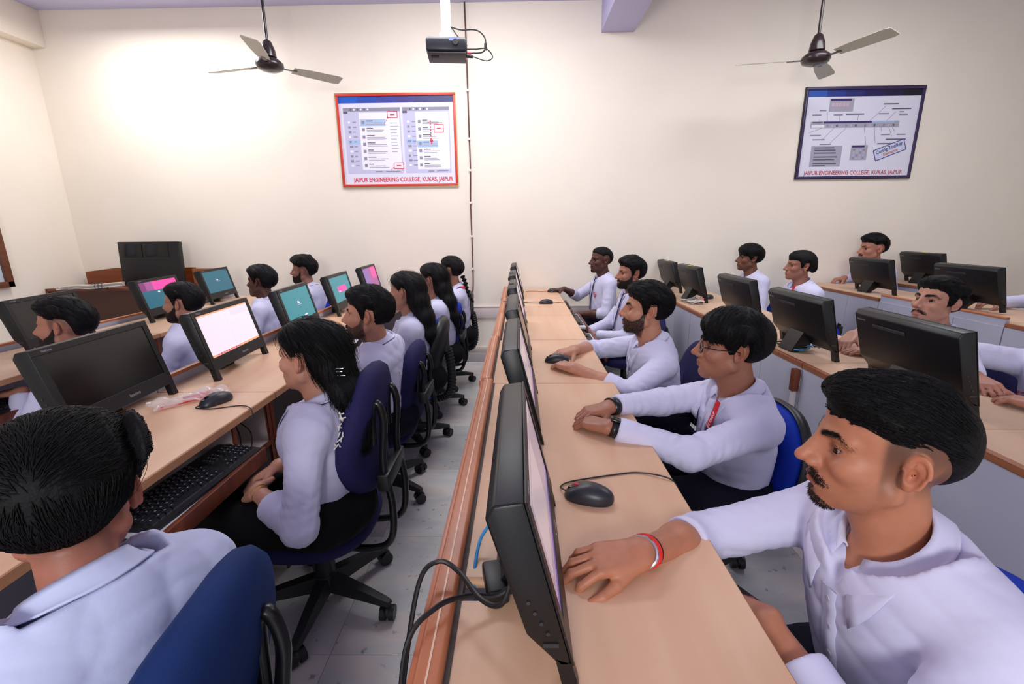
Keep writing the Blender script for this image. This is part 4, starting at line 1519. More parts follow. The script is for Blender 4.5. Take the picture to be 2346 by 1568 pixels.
def make_screen(kind, parent):
    S0, S1, T0, T1 = -.200, .200, .050, UL-.020
    b = MB()
    mats = []
    def rect(a, c, d, e, m, off):
        if m not in mats: mats.append(m)
        b.mi = mats.index(m)
        # a..c across as fractions from the left (near, -y) ; d..e fractions from the top
        s0, s1 = S0+(S1-S0)*a, S0+(S1-S0)*c
        t1, t0 = T1-(T1-T0)*d, T1-(T1-T0)*e
        b.poly([face_pt(s0, t0, off), face_pt(s1, t0, off), face_pt(s1, t1, off), face_pt(s0, t1, off)], nv*.0003)
    if kind == 'off':
        rect(0, 1, 0, 1, glossy, .0004)
    elif kind == 'doc':
        rect(0, 1, 0, 1, white_s, .0004)
        rect(0, 1, 0, .035, orange_s, .0008); rect(0, 1, .95, 1, orange_s, .0008)
        rect(.60, .98, .05, .22, grey_s, .0008); rect(.49, .502, .04, .95, grey_s, .0008)
        for i in range(16):
            k = random.uniform(.15, .38)
            rect(.06, .06+k, .12+i*.05, .128+i*.05, grey_s, .0008)
            if i > 3: rect(.56, .56+random.uniform(.1, .36), .12+i*.05, .128+i*.05, grey_s, .0008)
        for i in range(9): rect(.10+i*.05, .13+i*.05, .957, .985, pink if i % 3 == 0 else mauve_s, .001)
        rect(.15, .45, .52, .526, grey_s, .001)
    elif kind == 'teal':
        rect(0, 1, 0, 1, teal, .0004)
        rect(.47, .52, .40, .48, white_s, .0008); rect(.50, .545, .44, .47, white_s, .0008)
        rect(.44, .60, .515, .525, grey_s, .0008); rect(.56, .68, .88, .92, white_s, .0008)
    elif kind == 'sea':
        rect(0, 1, 0, 1, teal2, .0004)
        rect(.44, .50, .40, .46, white_s, .0008); rect(.45, .58, .50, .51, grey_s, .0008)
    elif kind == 'tealpink':
        rect(0, 1, 0, 1, teal, .0004)
        rect(.28, .74, .40, .64, pink, .0008)
        rect(.30, .40, .58, .62, white_s, .001)
    elif kind == 'pinktop':
        rect(0, 1, 0, 1, teal2, .0004)
        rect(.34, 1, .0, .34, pink, .0008); rect(0, .34, 0, .34, pinkd, .0008); rect(.14, .34, .0, .34, mauve_s, .0009)
        rect(.40, .45, .40, .46, white_s, .0008)
    elif kind == 'purple':
        rect(0, 1, 0, 1, mauve_s, .0004); rect(.6, 1, 0, .55, pink, .0008); rect(.0, .35, 0, 1, purple_s, .0009)
    elif kind == 'pale':  # pale picture with reflections on the glass put into its colours
        rect(0, 1, 0, 1, lilac_s, .0004); rect(0, 1, .0, .10, pale_s, .0008); rect(.1, .6, .15, .8, pale_s, .0008); rect(.0, 1, .93, 1, purple_s, .001)
    return link('screen', b.mesh('screen'), parent, mats)

def monitor(x, y, kind, label, rz=0.0, group=None, z=T, tagc=None, text=True, k=1.0):
    """front at +x; x is the line of the feet"""
    r = empty('monitor', (x-.050, y, z), rz, label, 'monitor', group or 'all-in-one monitors on the desks')
    if k != 1: r.scale = (k, k, k)
    b = MB()
    prof = [FT, FB, RB, RM, RT, TT]
    V0 = [(p[0], -MW, p[1]) for p in prof]
    b.poly(V0, (0, 2*MW, 0))
    bmesh.ops.recalc_face_normals(b.bm, faces=b.bm.faces[:])
    bmesh.ops.bevel(b.bm, geom=b.bm.edges[:], offset=.004, segments=2, affect='EDGES', profile=.5)
    # vent groove on the back, raised ledge and slots on the near side
    n = Vector((-.95, 0, .30)).normalized()
    b.build('housing', blk, r, 40)
    b = MB()
    for s0, s1, t0, t1 in ((-MW, MW, UL-.019, UL), (-MW, MW, 0, .048), (-MW, -.201, .048, UL-.019), (.201, MW, .048, UL-.019)):
        b.box(s0, s1, t0, t1, 0, .0035, .0008, seg=1)
    b.xf(FM)
    b.build('bezel', blk, r, 30)
    for sg in (-1, 1):
        b = MB()
        y0 = sg*MW-(.026 if sg > 0 else 0)
        b.poly([(FB[0]+.0, y0, FB[1]+.004), (.062, y0, 0), (.040, y0, 0), (RB[0]-.006, y0, RB[1]+.012)], (0, .026, 0))
        b.build('foot', blk, r, 30)
    b = MB()
    b.poly([(RM[0]-.002, -.055, RM[1]+.008), (.03, -.055, .046), (-.020, -.055, .012), (-.022, -.055, 0), (-.062, -.055, 0), (-.060, -.055, .012)], (0, .11, 0))
    b.build('stand', blk, r, 30)
    make_screen(kind, r)
    if text:
        m = FM @ Matrix.Translation((.035, .022, .0038))
        text_obj('logo', 'lenovo', .017, badge, r, m, .0003, width=.048)
        m = FM @ Matrix.Translation((-.178, UL-.010, .0038))
        text_obj('model_lettering', 'ThinkCentre', .009, badge, r, m, .0003, width=.034)
    # back marks
    bu = Vector((RT[0]-RM[0], 0, RT[1]-RM[1])).normalized()
    bn = Vector((-bu.z, 0, bu.x))
    BM_ = Matrix(((0, bu.x, bn.x, RT[0]), (-1, bu.y, bn.y, 0), (0, bu.z, bn.z, RT[1]), (0, 0, 0, 1)))
    b = MB(); b.box(-.13, .02, -.040, -.028, .0005, .0030, .0008, seg=1); b.xf(BM_)
    b.build('vent', mat('vent_grey', (46, 46, 50), .5), r, 30)
    if text: text_obj('back_logo', 'lenovo', .016, badge, r, BM_ @ Matrix.Translation((-.190, -.018, .0012)), .0003, width=.042)
    b = MB()
    for i in range(4): b.cyl((.018-.0085*i, -MW+.0005, .095+i*.016), (.018-.0085*i, -MW-.0015, .095+i*.016), .0028, None, 8)
    b.box(.012, .032, -MW-.0015, -MW+.001, .074, .080)
    b.build('side_button', mat('vent_grey', (0, 0, 0)), r, 30)
    if tagc:
        b = MB(); b.box(-.05, -.022, -.05, -.005, .2835, .2852); 
        b.build('paper_tag', mat('tag_'+tagc, dict(yellow=(232, 214, 20), white=(230, 230, 225), black=(14, 14, 16))[tagc], .6), r)
    return r

# middle row
monitor(.066, .715, 'pale', 'nearest monitor seen edge-on with pale lilac screen, beside cable loop', k=1.0)
monitor(.056, 1.44, 'pale', 'edge-on monitor directly behind the nearest one, opposite the glasses wearer')
monitor(.050, 2.07, 'off', 'edge-on monitor with dark screen opposite the two-handed mouse user')
monitor(.040, 2.76, 'pale', 'grey-lit edge-on monitor by the bare desk in the middle row', tagc='black')
monitor(.030, 3.42, 'pale', 'second monitor from the back wall in the middle row, edge-on', tagc='black')
monitor(.030, 4.20, 'pale', 'monitor of the middle row closest to the back wall')
# left row
monitor(-1.315, 1.440, 'off', 'big black screen at left with white brand lettering, man behind its top', rz=math.radians(4))
monitor(-1.270, 2.020, 'doc', 'monitor showing a white two-page document', rz=math.radians(4))
monitor(-1.275, 2.700, 'teal', 'monitor with plain teal screen beside woman with clipped hair', rz=math.radians(5))
monitor(-1.300, 3.450, 'tealpink', 'monitor with teal screen and pink box', rz=math.radians(3))
monitor(-1.310, 4.200, 'purple', 'monitor with purple pink screen in front of the back wall', rz=math.radians(3))
# second left row
monitor(-2.47, 2.40, 'off', 'black screen at left picture edge, behind the man with trimmed beard', rz=math.radians(9))
monitor(-2.52, 3.26, 'pinktop', 'monitor with pink band over dark teal, next to cable bundle', rz=math.radians(6))
monitor(-2.60, 4.02, 'sea', 'monitor with dark teal screen standing before the cream wall', rz=math.radians(6))
# first right row
monitor(1.442, 1.61, 'teal', 'largest monitor back at right, just above the nearest man\'s hair')
monitor(1.430, 2.25, 'teal', 'black monitor back with cables hanging below, behind the glasses wearer\'s head')
monitor(1.480, 3.02, 'teal', 'monitor back standing behind the fringe of the glasses wearer')
monitor(1.500, 3.92, 'teal', 'monitor back with tangled grey wires and small yellow tag', tagc='yellow')
monitor(1.490, 4.49, 'teal', 'narrow-looking monitor back close to the back wall, right of bearded man', tagc='yellow')
# second right row
monitor(3.05, 2.44, 'teal', 'monitor back behind the head of the moustached man', z=T+.04)
monitor(3.05, 3.14, 'teal', 'monitor back with brand lettering below the man near the back wall', z=T+.05)
monitor(3.03, 3.98, 'teal', 'monitor back right behind the woman with tied hair', z=T+.04)
# third right row
monitor(4.50, 3.36, 'teal', 'monitor back at right picture edge with large yellow tag', tagc='yellow', z=T+.02)
monitor(3.80, 4.40, 'teal', 'small monitor back in the far right corner with yellow tag', tagc='yellow', z=T+.06)

# ------------------------------------------------------------------ posters
def poster(x0, x1, z0, z1, label, frame_c, build):
    r = empty('framed_poster', ((x0+x1)/2, YB-.001, (z0+z1)/2), 0, label, 'poster', 'framed wall posters')
    W2, H2 = (x1-x0)/2, (z1-z0)/2
    fm = mat('poster_frame_'+label[:5], frame_c, .35)
    gm = mat('poster_lip', (196, 176, 120), .3, metal=.6) if frame_c[0] > 100 else mat('poster_lip_dark', (40, 34, 44), .3, metal=.4)
    fw_ = .022
    for a in ((-W2, W2, H2-fw_, H2), (-W2, W2, -H2, -H2+fw_), (-W2, -W2+fw_, -H2+fw_, H2-fw_), (W2-fw_, W2, -H2+fw_, H2-fw_)):
        b = MB(); b.box(a[0], a[1], -.024, 0, a[2], a[3], .003); b.build('frame_bar', fm, r)
    b = MB()
    for a in ((-W2, W2, H2, H2+.005), (-W2, W2, -H2-.005, -H2), (-W2-.005, -W2, -H2-.005, H2+.005), (W2, W2+.005, -H2-.005, H2+.005)):
        b.box(a[0], a[1], -.020, 0, a[2], a[3])
    b.build('frame_lip', gm, r)
    b = MB(); b.box(-W2+.01, W2-.01, -.012, 0, -H2+.01, H2-.01); b.build('sheet', mat('poster_sheet', (226, 224, 240), .35), r)
    A, B = W2-fw_, H2-fw_
    mats = []
    b = MB()
    lay = [0.0122]
    def rect(u0, u1, v0, v1, m, lift=0):
        if m not in mats: mats.append(m)
        b.mi = mats.index(m)
        y = -lay[0]-lift*.0004
        xa, xb_ = -A+2*A*u0, -A+2*A*u1
        za, zb = B-2*B*v1, B-2*B*v0
        b.poly([(xa, y, za), (xb_, y, za), (xb_, y, zb), (xa, y, zb)])
    def line(u0, v0, u1, v1, m, w=.003, lift=2):
        if m not in mats: mats.append(m)
        b.mi = mats.index(m)
        y = -lay[0]-lift*.0004
        p, q = Vector((-A+2*A*u0, y, B-2*B*v0)), Vector((-A+2*A*u1, y, B-2*B*v1))
        d = (q-p).normalized(); s = Vector((-d.z, 0, d.x))*w/2
        b.poly([p-s, q-s, q+s, p+s])
    build(rect, line, r, A, B)
    link('print', b.mesh('print'), r, mats)
    return r
ink = mat('ink_grey', (142, 140, 156), .5); inkd = mat('ink_dark', (96, 92, 112), .5); lav = mat('ink_lavender', (196, 194, 224), .5)
lblue = mat('ink_blue', (164, 190, 228), .5); redink = mat('ink_red', (206, 58, 84), .5); paper2 = mat('ink_paper', (236, 234, 244), .5)
greyp = mat('ink_panel', (168, 166, 182), .5); ppink = mat('ink_pink', (206, 176, 190), .5)
def header(rect, v1):
    cs = [(30, 92, 196), (44, 76, 172), (58, 66, 152), (66, 60, 136), (60, 56, 118), (56, 52, 108)]
    for i, c in enumerate(cs):
        rect(i/6, (i+1)/6, 0, v1, mat('head_l%d' % i, c, .4), 0)
def header2(rect, v1):
    cs = [(40, 84, 176), (38, 56, 138), (34, 42, 110), (32, 28, 84), (28, 20, 64), (18, 16, 34)]
    for i, c in enumerate(cs):
        rect(i/6, (i+1)/6, 0, v1, mat('head_r%d' % i, c, .4), 0)
TXM = Matrix(((1, 0, 0, 0), (0, 0, 1, 0), (0, 1, 0, 0), (0, 0, 0, 1)))
TXM = Matrix.Rotation(math.radians(90), 4, 'X')
def left_build(rect, line, r, A, B):
    rn = random.Random(3)
    header(rect, .075)
    for u0, u1 in ((.035, .535), (.555, .965)):
        w = u1-u0
        rect(u0, u1, .125, .875, lav, 0)
        rect(u0, u1, .125, .165, ink, 1); rect(u0, u0+.04, .165, .19, inkd, 1)
        for i in range(6): rect(u0+.06+i*.03, u0+.075+i*.03, .135, .155, paper2 if i % 2 else inkd, 2)
        px = u0+w*.27
        rect(px, u1-.01, .18, .83, paper2, 1)
        for i in range(10):
            v = .285+i*.055
            rect(u0+.035, u0+.035+rn.uniform(.015, .03), v-.012, v+.012, ink if i % 3 else paper2, 2)
            rect(u0+.075, u0+.075+rn.uniform(.02, .04), v-.005, v+.005, ink, 2)
        rect(u0+.02, px-.005, .485, .535, lblue, 1)
        rows = 7
        for i in range(rows):
            v = .285+i*.082
            if (u0 < .3 and i == 0) or (u0 > .3 and i == 3):
                rect(px+.005, px+w*.46, v-.03, v+.045, lblue, 2)
            rect(px+.02, px+.045, v-.015, v+.02, ink, 3)
            rect(px+.06, px+.06+.06*rn.uniform(.6, 1.2), v-.018, v-.008, inkd, 3)
            for k in range(2): rect(px+.06, min(px+.06+w*rn.uniform(.28, .36), u1-.02), v+.004+k*.018, v+.012+k*.018, greyp, 3)
        rect(u0+w*.5, u0+w*.62, .845, .858, ink, 2)
        rect(u0+w*.68, u1-.03, .845, .855, ink, 2)
    rect(.43, .525, .28, .72, paper2, 2)
    for i in range(10): rect(.44, .44+rn.uniform(.05, .075), .295+i*.036, .303+i*.036, greyp, 3)
    for (u0, u1, v0, v1) in ((.425, .505, .175, .235), (.455, .535, .755, .815), (.83, .905, .325, .405)):
        rect(u0-.006, u1+.006, v0-.008, v1+.008, redink, 4); rect(u0, u1, v0, v1, mat('ink_blush', (240, 224, 234), .5), 5)
        rect(u0+.02, u1-.02, (v0+v1)/2-.006, (v0+v1)/2+.006, redink, 6)
    line(.43, .235, .39, .30, redink, .004, 4); line(.46, .79, .42, .835, redink, .004, 4)
    for i in range(7): line(.795, .275+i*.033, .796, .292+i*.033, redink, .010, 5)
    rect(.785, .812, .49, .515, redink, 6); line(.798, .51, .800, .545, redink, .012, 6)
    line(.765, .30, .90, .30, redink, .003, 4)
    text_obj('title', 'JAIPUR ENGINEERING COLLEGE, KUKAS, JAIPUR', .056, redink, r, Matrix.Translation((0.03, -.0128, -B+.040)) @ TXM, .0002, width=2*A*.90, bold=.0016)
def right_build(rect, line, r, A, B):
    rn = random.Random(5)
    header2(rect, .075)
    # toolbar and callouts
    rect(.055, .845, .355, .43, greyp, 1); rect(.17, .80, .355, .378, mat('ink_indigo', (62, 40, 104), .5), 2); rect(.60, .80, .355, .378, lblue, 3)
    rect(.065, .18, .395, .425, paper2, 2); rect(.07, .16, .358, .375, inkd, 3)
    for i in range(15): rect(.20+i*.042, .216+i*.042, .392, .418, [ink, ppink, inkd, greyp][i % 4], 3)
    rect(.20, .415, .095, .245, greyp, 1); rect(.205, .39, .097, .122, mat('ink_indigo', (0, 0, 0)), 2)
    for i in range(5): rect(.22+i*.032, .245+i*.032, .145, .185, ppink, 2)
    for (a, c, d, e) in ((.13, .355, .13, .33), (.20, .355, .19, .25), (.31, .355, .30, .29), (.47, .355, .47, .28), (.58, .355, .70, .19), (.73, .355, .80, .25),
                         (.16, .43, .05, .485), (.27, .43, .18, .56), (.38, .43, .25, .61), (.54, .43, .58, .64), (.63, .43, .66, .61), (.69, .43, .70, .48), (.76, .43, .80, .54), (.79, .43, .82, .48)):
        line(a, c, d, e, ink, .0035)
    for (u, v, w) in ((.06, .28, .08), (.12, .23, .06), (.25, .28, .08), (.36, .275, .16), (.68, .165, .13), (.76, .22, .17), (.83, .255, .04), (.83, .285, .08), (.65, .275, .09),
                      (.06, .515, .10), (.09, .565, .11), (.16, .62, .10), (.70, .515, .08), (.84, .515, .08), (.75, .57, .18), (.68, .62, .15)):
        rect(u, u+w, v-.007, v+.007, inkd if w > .12 else ink, 2)
    rect(.09, .37, .64, .885, greyp, 1)
    for i, v in enumerate((.66, .69, .722, .768, .80, .845, .872)): rect(.12, .12+rn.uniform(.11, .22), v-.007, v+.007, inkd, 2)
    rect(.45, .60, .635, .81, greyp, 1); rect(.455, .57, .637, .66, mat('ink_indigo', (0, 0, 0)), 2)
    for i in range(4):
        for j in range(4): rect(.47+i*.03, .488+i*.03, .68+j*.032, .70+j*.032, [ink, ppink, lblue][(i+j) % 3], 2)
    # stamp
    cx, cz = -A+2*A*.80, B-2*B*.695
    st = Matrix.Translation((cx, -.0140, cz)) @ Matrix.Rotation(math.radians(-21), 4, 'Y')
    bb = MB(); bb.box(-.145, .145, -.0002, .0002, -.052, .052); bb.xf(st); bb.build('stamp', mat('stamp_blue', (58, 58, 130), .5), r)
    bb = MB(); bb.box(-.138, .138, -.0008, -.0002, -.045, .045); bb.xf(st); bb.build('stamp_paper', mat('stamp_paper', (206, 210, 236), .5), r)
    text_obj('stamp_lettering', 'Config Toolbar', .046, mat('stamp_ink', (44, 62, 120), .5), r, st @ Matrix.Translation((0, -.0010, .018)) @ TXM, .0001, width=.25, bold=.001)
    text_obj('stamp_lettering', 'Elements', .034, mat('stamp_orange', (206, 120, 60), .5), r, st @ Matrix.Translation((0, -.0010, -.022)) @ TXM, .0001, width=.13, bold=.001)
    text_obj('title', 'JAIPUR ENGINEERING COLLEGE, KUKAS, JAIPUR', .052, mat('title_red', (186, 66, 84), .5), r, Matrix.Translation((0.0, -.0128, -B+.030)) @ TXM, .0002, width=2*A*.90, bold=.0008)
poster(-1.708, -.588, 1.780, 2.604, 'red-framed poster of two software menu screens, between left fan and projector', (206, 60, 48), left_build)
poster(2.645, 3.719, 1.803, 2.597, 'dark-framed toolbar poster with tilted stamp, below the right fan', (58, 44, 86), right_build)

# ------------------------------------------------------------------ ceiling fans
fanm = mat('fan_brown', (40, 24, 26), .3, spec=.5, coat=.3)
bladem = mat('fan_blade', (186, 184, 166), .45)
def fan(x, y, z, rz, label, tilt):
    r = empty('ceiling_fan', (x, y, z), rz, label, 'ceiling fan', 'ceiling fans')
    b = MB(); b.cyl((0, 0, .10), (0, 0, ZC-z), .011, None, 12); b.build('rod', fanm, r)
    b = MB(); b.lathe([(.012, .18), (.03, .165), (.05, .11), (.056, .06), (.03, .04)]); b.build('canopy', fanm, r, 50)
    b = MB(); b.lathe([(.02, .05), (.07, .045), (.098, .02), (.10, 0), (.09, -.022), (.055, -.036), (.02, -.042), (.004, -.044)]); b.build('motor', fanm, r, 50)
    for i in range(3):
        a = i*2*math.pi/3
        b = MB()
        b.poly([(.17, -.045, 0), (.30, -.058, 0), (.52, -.062, 0), (.56, -.050, 0), (.56, .050, 0), (.52, .060, 0), (.30, .052, 0), (.17, .040, 0)], (0, 0, .003))
        b.xf(Matrix.Rotation(math.radians(-14), 4, 'X'))
        bl = b.build('blade', bladem, r)
        b2 = MB(); b2.box(.085, .20, -.014, .014, -.004, .001, .001); bi = b2.build('blade_bracket', fanm, bl)
        bl.rotation_euler = (0, 0, a)
    return r
fan(-1.90, 3.92, 2.60, math.radians(45), 'ceiling fan hanging at left, above the red-framed poster', 0)
fan(2.27, 3.98, 2.60, math.radians(50), 'ceiling fan hanging at right, above the dark-framed poster', 0)

# ------------------------------------------------------------------ projector
r = empty('projector', (-.482, 3.52, 2.55), math.radians(6), 'black ceiling projector on a white pole above the aisle', 'projector')
pj = mat('projector_black', (30, 30, 40), .35); pj2 = mat('projector_under', (52, 46, 48), .55, noise=.3, nscale=30)
b = MB(); b.box(-.135, .135, -.10, .10, -.035, .055, .018, seg=3); b.build('housing', pj, r)
b = MB(); b.box(-.128, .128, -.094, .094, -.048, -.034, .006); b.build('bottom_cover', pj2, r)
b = MB(); b.box(-.105, -.055, -.06, -.02, -.052, -.047, .001); b.build('intake_grille', mat('dark_gap', (0, 0, 0)), r)
b = MB(); b.box(-.032, .032, -.025, .025, .085, ZC-2.55, .003); b.box(-.045, .045, -.03, .03, .058, .10, .004)
for s in (-1, 1):
    b.box(-.12, .12, s*.045-.006, s*.045+.006, .056, .064, .001)
pole = b.build('mount_pole', mat('mount_white', (238, 238, 244), .4), r)
b = MB(); b.cyl((.06, -.098, .02), (.06, -.112, .02), .020, .018, 20); b.build('knob', mat('vent_grey', (0, 0, 0)), r)
b = MB(); b.box(.02, .075, -.1015, -.0995, .028, .050); b.build('sticker', mat('sticker_blue', (120, 130, 190), .5), r)
b = MB(); b.cyl((.13, 0.02, -.005), (.160, .02, -.005), .010, .009, 12); b.build('red_plug', mat('plug_red', (210, 40, 60), .4), r)
b = MB(); b.cyl((.12, -.01, -.03), (.175, -.01, -.035), .013, .010, 12); b.build('black_plug', mat('cable_black', (22, 20, 22), .45), r)
cabm = mat('cable_black', (0, 0, 0))
b = MB(); b.tube(bez([(.034, -.01, .14), (.10, -.01, .125), (.20, 0, .13), (.255, 0, .09), (.262, 0, .035), (.24, .01, .0), (.16, .02, -.005)], 8), .0045, 6); b.build('cable', cabm, r)
b = MB(); b.tube(bez([(.12, .02, .02), (.20, .02, .022), (.262, 0, .02), (.30, 0, -.01), (.305, .0, -.04), (.26, 0, -.055), (.175, -.01, -.035)], 8), .0040, 6); b.build('cable', cabm, r)
b = MB(); b.tube(bez([(.034, -.01, .14), (.07, -.02, .09), (.10, -.03, .056)], 8), .0040, 6); b.build('cable', cabm, r)
b = MB(); b.cyl((.262, 0, .05), (.262, 0, .01), .010, None, 10); b.build('ferrite', cabm, r)

# wire down the back wall
b = MB()
pts = bez([(-.475, YB-.012, ZC), (-.470, YB-.012, 2.9), (-.468, YB-.012, 2.3), (-.466, YB-.012, 1.9), (-.474, YB-.012, 1.6), (-.470, YB-.012, 1.1), (-.474, YB-.012, .80), (-.50, YB-.012, .74), (-.62, YB-.012, .72)], 6)
b.tube(pts, .0065, 6)
o = b.build('wall_cable', mat('cable_maroon', (66, 40, 42), .5, noise=.5, nscale=6, rgb2=(120, 70, 66)), None)
tag(o, 'dark cable clipped down the back wall below the projector', 'cable')
for z in (3.0, 2.62, 2.2, 1.92, 1.62, 1.3, .98):
    b = MB(); b.box(-.012, .012, -.012, .012, -.010, .010, .002)
    c = b.build('clip', mat('clip_white', (236, 230, 226), .5), o); c.location = (-.470, YB-.010, z)
# ------------------------------------------------------------------ chairs
def pad_mesh(a, c, prof, pw=2.6, n=36, bend=None, flip=None):
    """superellipse outline (half sizes a, c) lofted through (scale, height) rings -> MB in the XY plane"""
    b = MB()
    rings = []
    for s, z in prof:
        ring = []
        for k in range(n):
            t = 2*math.pi*k/n
            ct, st = math.cos(t), math.sin(t)
            x = a*math.copysign(abs(ct)**(2/pw), ct); y = c*math.copysign(abs(st)**(2/pw), st)
            sx = 1-(1-s)*min(1, .24/a*.9) if s > .2 else s
            p = Vector((x*s, y*s, z))
            if bend: p = Vector(bend(p))
            ring.append(b.bm.verts.new(p))
        rings.append(ring)
    for A, B in zip(rings[:-1], rings[1:]):
        for k in range(n): b.bm.faces.new((A[k], A[(k+1) % n], B[(k+1) % n], B[k]))
    b.bm.faces.new(list(reversed(rings[0]))); b.bm.faces.new(rings[-1])
    return b
plastic = mat('black_plastic', (24, 23, 25), .42, bump=.05, bscale=300)
dusty = mat('dusty_plastic', (44, 42, 44), .55, noise=.35, nscale=14)
tubem = mat('tube_black', (20, 19, 20), .3, spec=.5)
CH = dict(blue=mat('chair_blue', (14, 52, 168), .72, noise=.12, nscale=14, bump=.15, bscale=500, spec=.2),
          navy=mat('chair_navy', (38, 36, 82), .75, noise=.15, nscale=16, bump=.35, bscale=420, spec=.2),
          slate=mat('chair_slate', (24, 50, 104), .75, noise=.15, nscale=14, bump=.2, bscale=500, spec=.2))
def chair(x, y, kind, label, rz=0.0, style='loop', torn=None, star=0.0, seat=True, sz=.40, bh=.42, bz=.0, pw=2.5):
    """faces -x"""
    r = empty('office_chair', (x, y, 0), rz, label, 'chair', 'office chairs along the desks')
    m = CH[kind]
    b = pad_mesh(.215, .225, [(.5, sz-.072), (.86, sz-.070), (.97, sz-.055), (1.0, sz-.035), (.985, sz-.014), (.93, sz-.003), (.80, sz), (.4, sz+.002)])
    b.build('seat', m, r, 60)
    # backrest
    def bend(p):   # pad plane: x->height, y->across, z->thickness (towards the sitter = -x)
        h = p.x; yy = p.y*(1-.10*max(0, h/.23)); th = p.z
        return (.225+.10*(h+.23)*.55-th-.45*yy*yy-.05*math.exp(-((h+.06)/.10)**2)*.6, yy, .625+bz+h*bh/.46)
    b = pad_mesh(.23, .205, [(.4, -.032), (.80, -.030), (.95, -.020), (1.0, 0), (.985, .020), (.93, .034), (.82, .042), (.4, .046)], pw, 40, bend)
    br = b.build('backrest', m, r, 60)
    if style in ('shell', 'ribbed'):
        b = pad_mesh(.238, .214, [(.4, -.050), (.85, -.048), (.97, -.036), (1.02, -.016), (1.025, -.004), (1.0, .002), (.9, -.004)], 2.5, 40, bend)
        b.build('back_shell', plastic, r, 60)
    if style in ('loop', 'shell'):
        for s in (-.085, .085):
            b = MB()
            b.tube(bez([(.02, s*.8, sz-.085), (.20, s, sz-.095), (.285, s, sz-.06), (.300, s, sz+.08), (.280, s, sz+.22), (.292, s, sz+.28+bz), (.278, s, sz+.34+bz), (.260, s, sz+.32+bz), (.254, s, sz+.20+bz)], 6), .0125, 10)
            b.build('back_support', tubem, r, 60)
        b = MB(); b.box(.262, .300, -.11, .11, sz+.14, sz+.20, .006); b.build('support_plate', plastic, r)
    else:
        b = MB()
        pts = bez([(.05, 0, sz-.09), (.19, 0, sz-.10), (.275, 0, sz-.07), (.305, 0, sz+.02), (.30, 0, sz+.14), (.285, 0, sz+.24)], 10)
        b.tube(pts, [.024+.006*(i % 2) for i in range(len(pts))], 10)
        b.build('bellows', plastic, r, 20)
        b = MB(); b.box(.262, .295, -.035, .035, sz+.22, sz+.36, .01); b.build('support_plate', dusty, r)
    b = MB(); b.box(-.10, .10, -.07, .07, sz-.100, sz-.070, .01); b.build('seat_plate', plastic, r)
    b = MB(); b.cyl((0, 0, .10), (0, 0, sz-.095), .026, None, 16); b.cyl((0, 0, .13), (0, 0, .26), .038, .034, 18); b.build('gas_column', plastic, r)
    b = MB(); b.cyl((0, 0, .075), (0, 0, .135), .045, .040, 18); b.build('hub', dusty, r)
    am = None
    for i in range(5):
        a = star+i*2*math.pi/5
        if am is None:
            b = MB()
            b.poly([(.03, -.026, .075), (.26, -.017, .062), (.272, 0, .062), (.26, .017, .062), (.03, .026, .075)], (0, 0, .001))
            b2 = MB()
            V = []
            for x_, w, z0, z1 in ((.03, .028, .070, .128), (.15, .023, .068, .108), (.25, .018, .064, .086), (.275, .013, .064, .080)):
                V.append([b2.bm.verts.new(p) for p in ((x_, -w, z0), (x_, w, z0), (x_, w*.72, z1), (x_, -w*.72, z1))])
            for A, B in zip(V[:-1], V[1:]):
                for k in range(4): b2.bm.faces.new((A[k], A[(k+1) % 4], B[(k+1) % 4], B[k]))
            b2.bm.faces.new(V[0][::-1]); b2.bm.faces.new(V[-1])
            b.bm.free()
            am = b2.mesh('base_arm', 40)
            cb = MB()
            cb.cyl((.0, -.026, .027), (.0, -.006, .027), .027, None, 16); cb.cyl((.0, .006, .027), (.0, .026, .027), .027, None, 16)
            cb.ell((0, 0, .036), (.026, .020, .022)); cb.cyl((0, 0, .04), (0, 0, .068), .010, None, 10)
            cm = cb.mesh('caster', 40)
        o = link('base_arm', am, r, dusty); o.rotation_euler = (0, 0, a)
        o = link('caster', cm, r, plastic); o.location = (.262*math.cos(a), .262*math.sin(a), 0); o.rotation_euler = (0, 0, a+.9+i)
    if torn:
        b = MB()
        rn = random.Random(4)
        for k in range(torn):
            yy = -.202+rn.uniform(-.004, .004); h = rn.uniform(.02, .14)
            p = Vector(bend(Vector((h, yy, .020+rn.uniform(-.012, .012)))))
            q = p+Vector((rn.uniform(-.02, .012), -.003, rn.uniform(-.020, .008)))
            b.tube([p+Vector((0, -.004, 0)), (p+q)/2+Vector((0, -.008, 0)), q+Vector((0, -.005, 0))], .0022, 5)
        b.build('torn_edge', mat('foam_white', (222, 214, 204), .9), br)
    return r
chair(-.665, .485, 'slate', 'dusty blue chair at lower left corner, behind the man seen from the back', star=.4, sz=.40, bh=.46, rz=math.radians(6), bz=.055, pw=3.4)
chair(-.735, 1.47, 'navy', 'navy mesh chair with torn white edge under the woman with the hair clip', torn=16, star=math.radians(-90), sz=.395, bh=.44, bz=.10)
chair(-.76, 2.24, 'navy', 'dark navy chair with chipped yellow spot behind the moustached student in profile', star=math.radians(-25), torn=4, sz=.40)
chair(-.745, 2.84, 'blue', 'bright blue chair with black ribbed back support, third from the front on the aisle', style='ribbed', star=.3, sz=.40)
chair(-.72, 3.46, 'blue', 'bright blue chair behind the long loose hair, aisle side', style='loop', star=.1, sz=.41)
chair(-.70, 4.02, 'blue', 'blue chair under the woman with the braid, nearest the back wall', style='ribbed', star=.2, sz=.42)
chair(-2.02, 2.02, 'blue', 'chair of the man behind the big black screen at left', star=.3)
chair(-1.97, 2.74, 'blue', 'blue chair glimpsed beside the white document monitor', star=.2)
chair(-1.93, 3.52, 'blue', 'chair of the man in profile left of the teal monitor', star=.3)
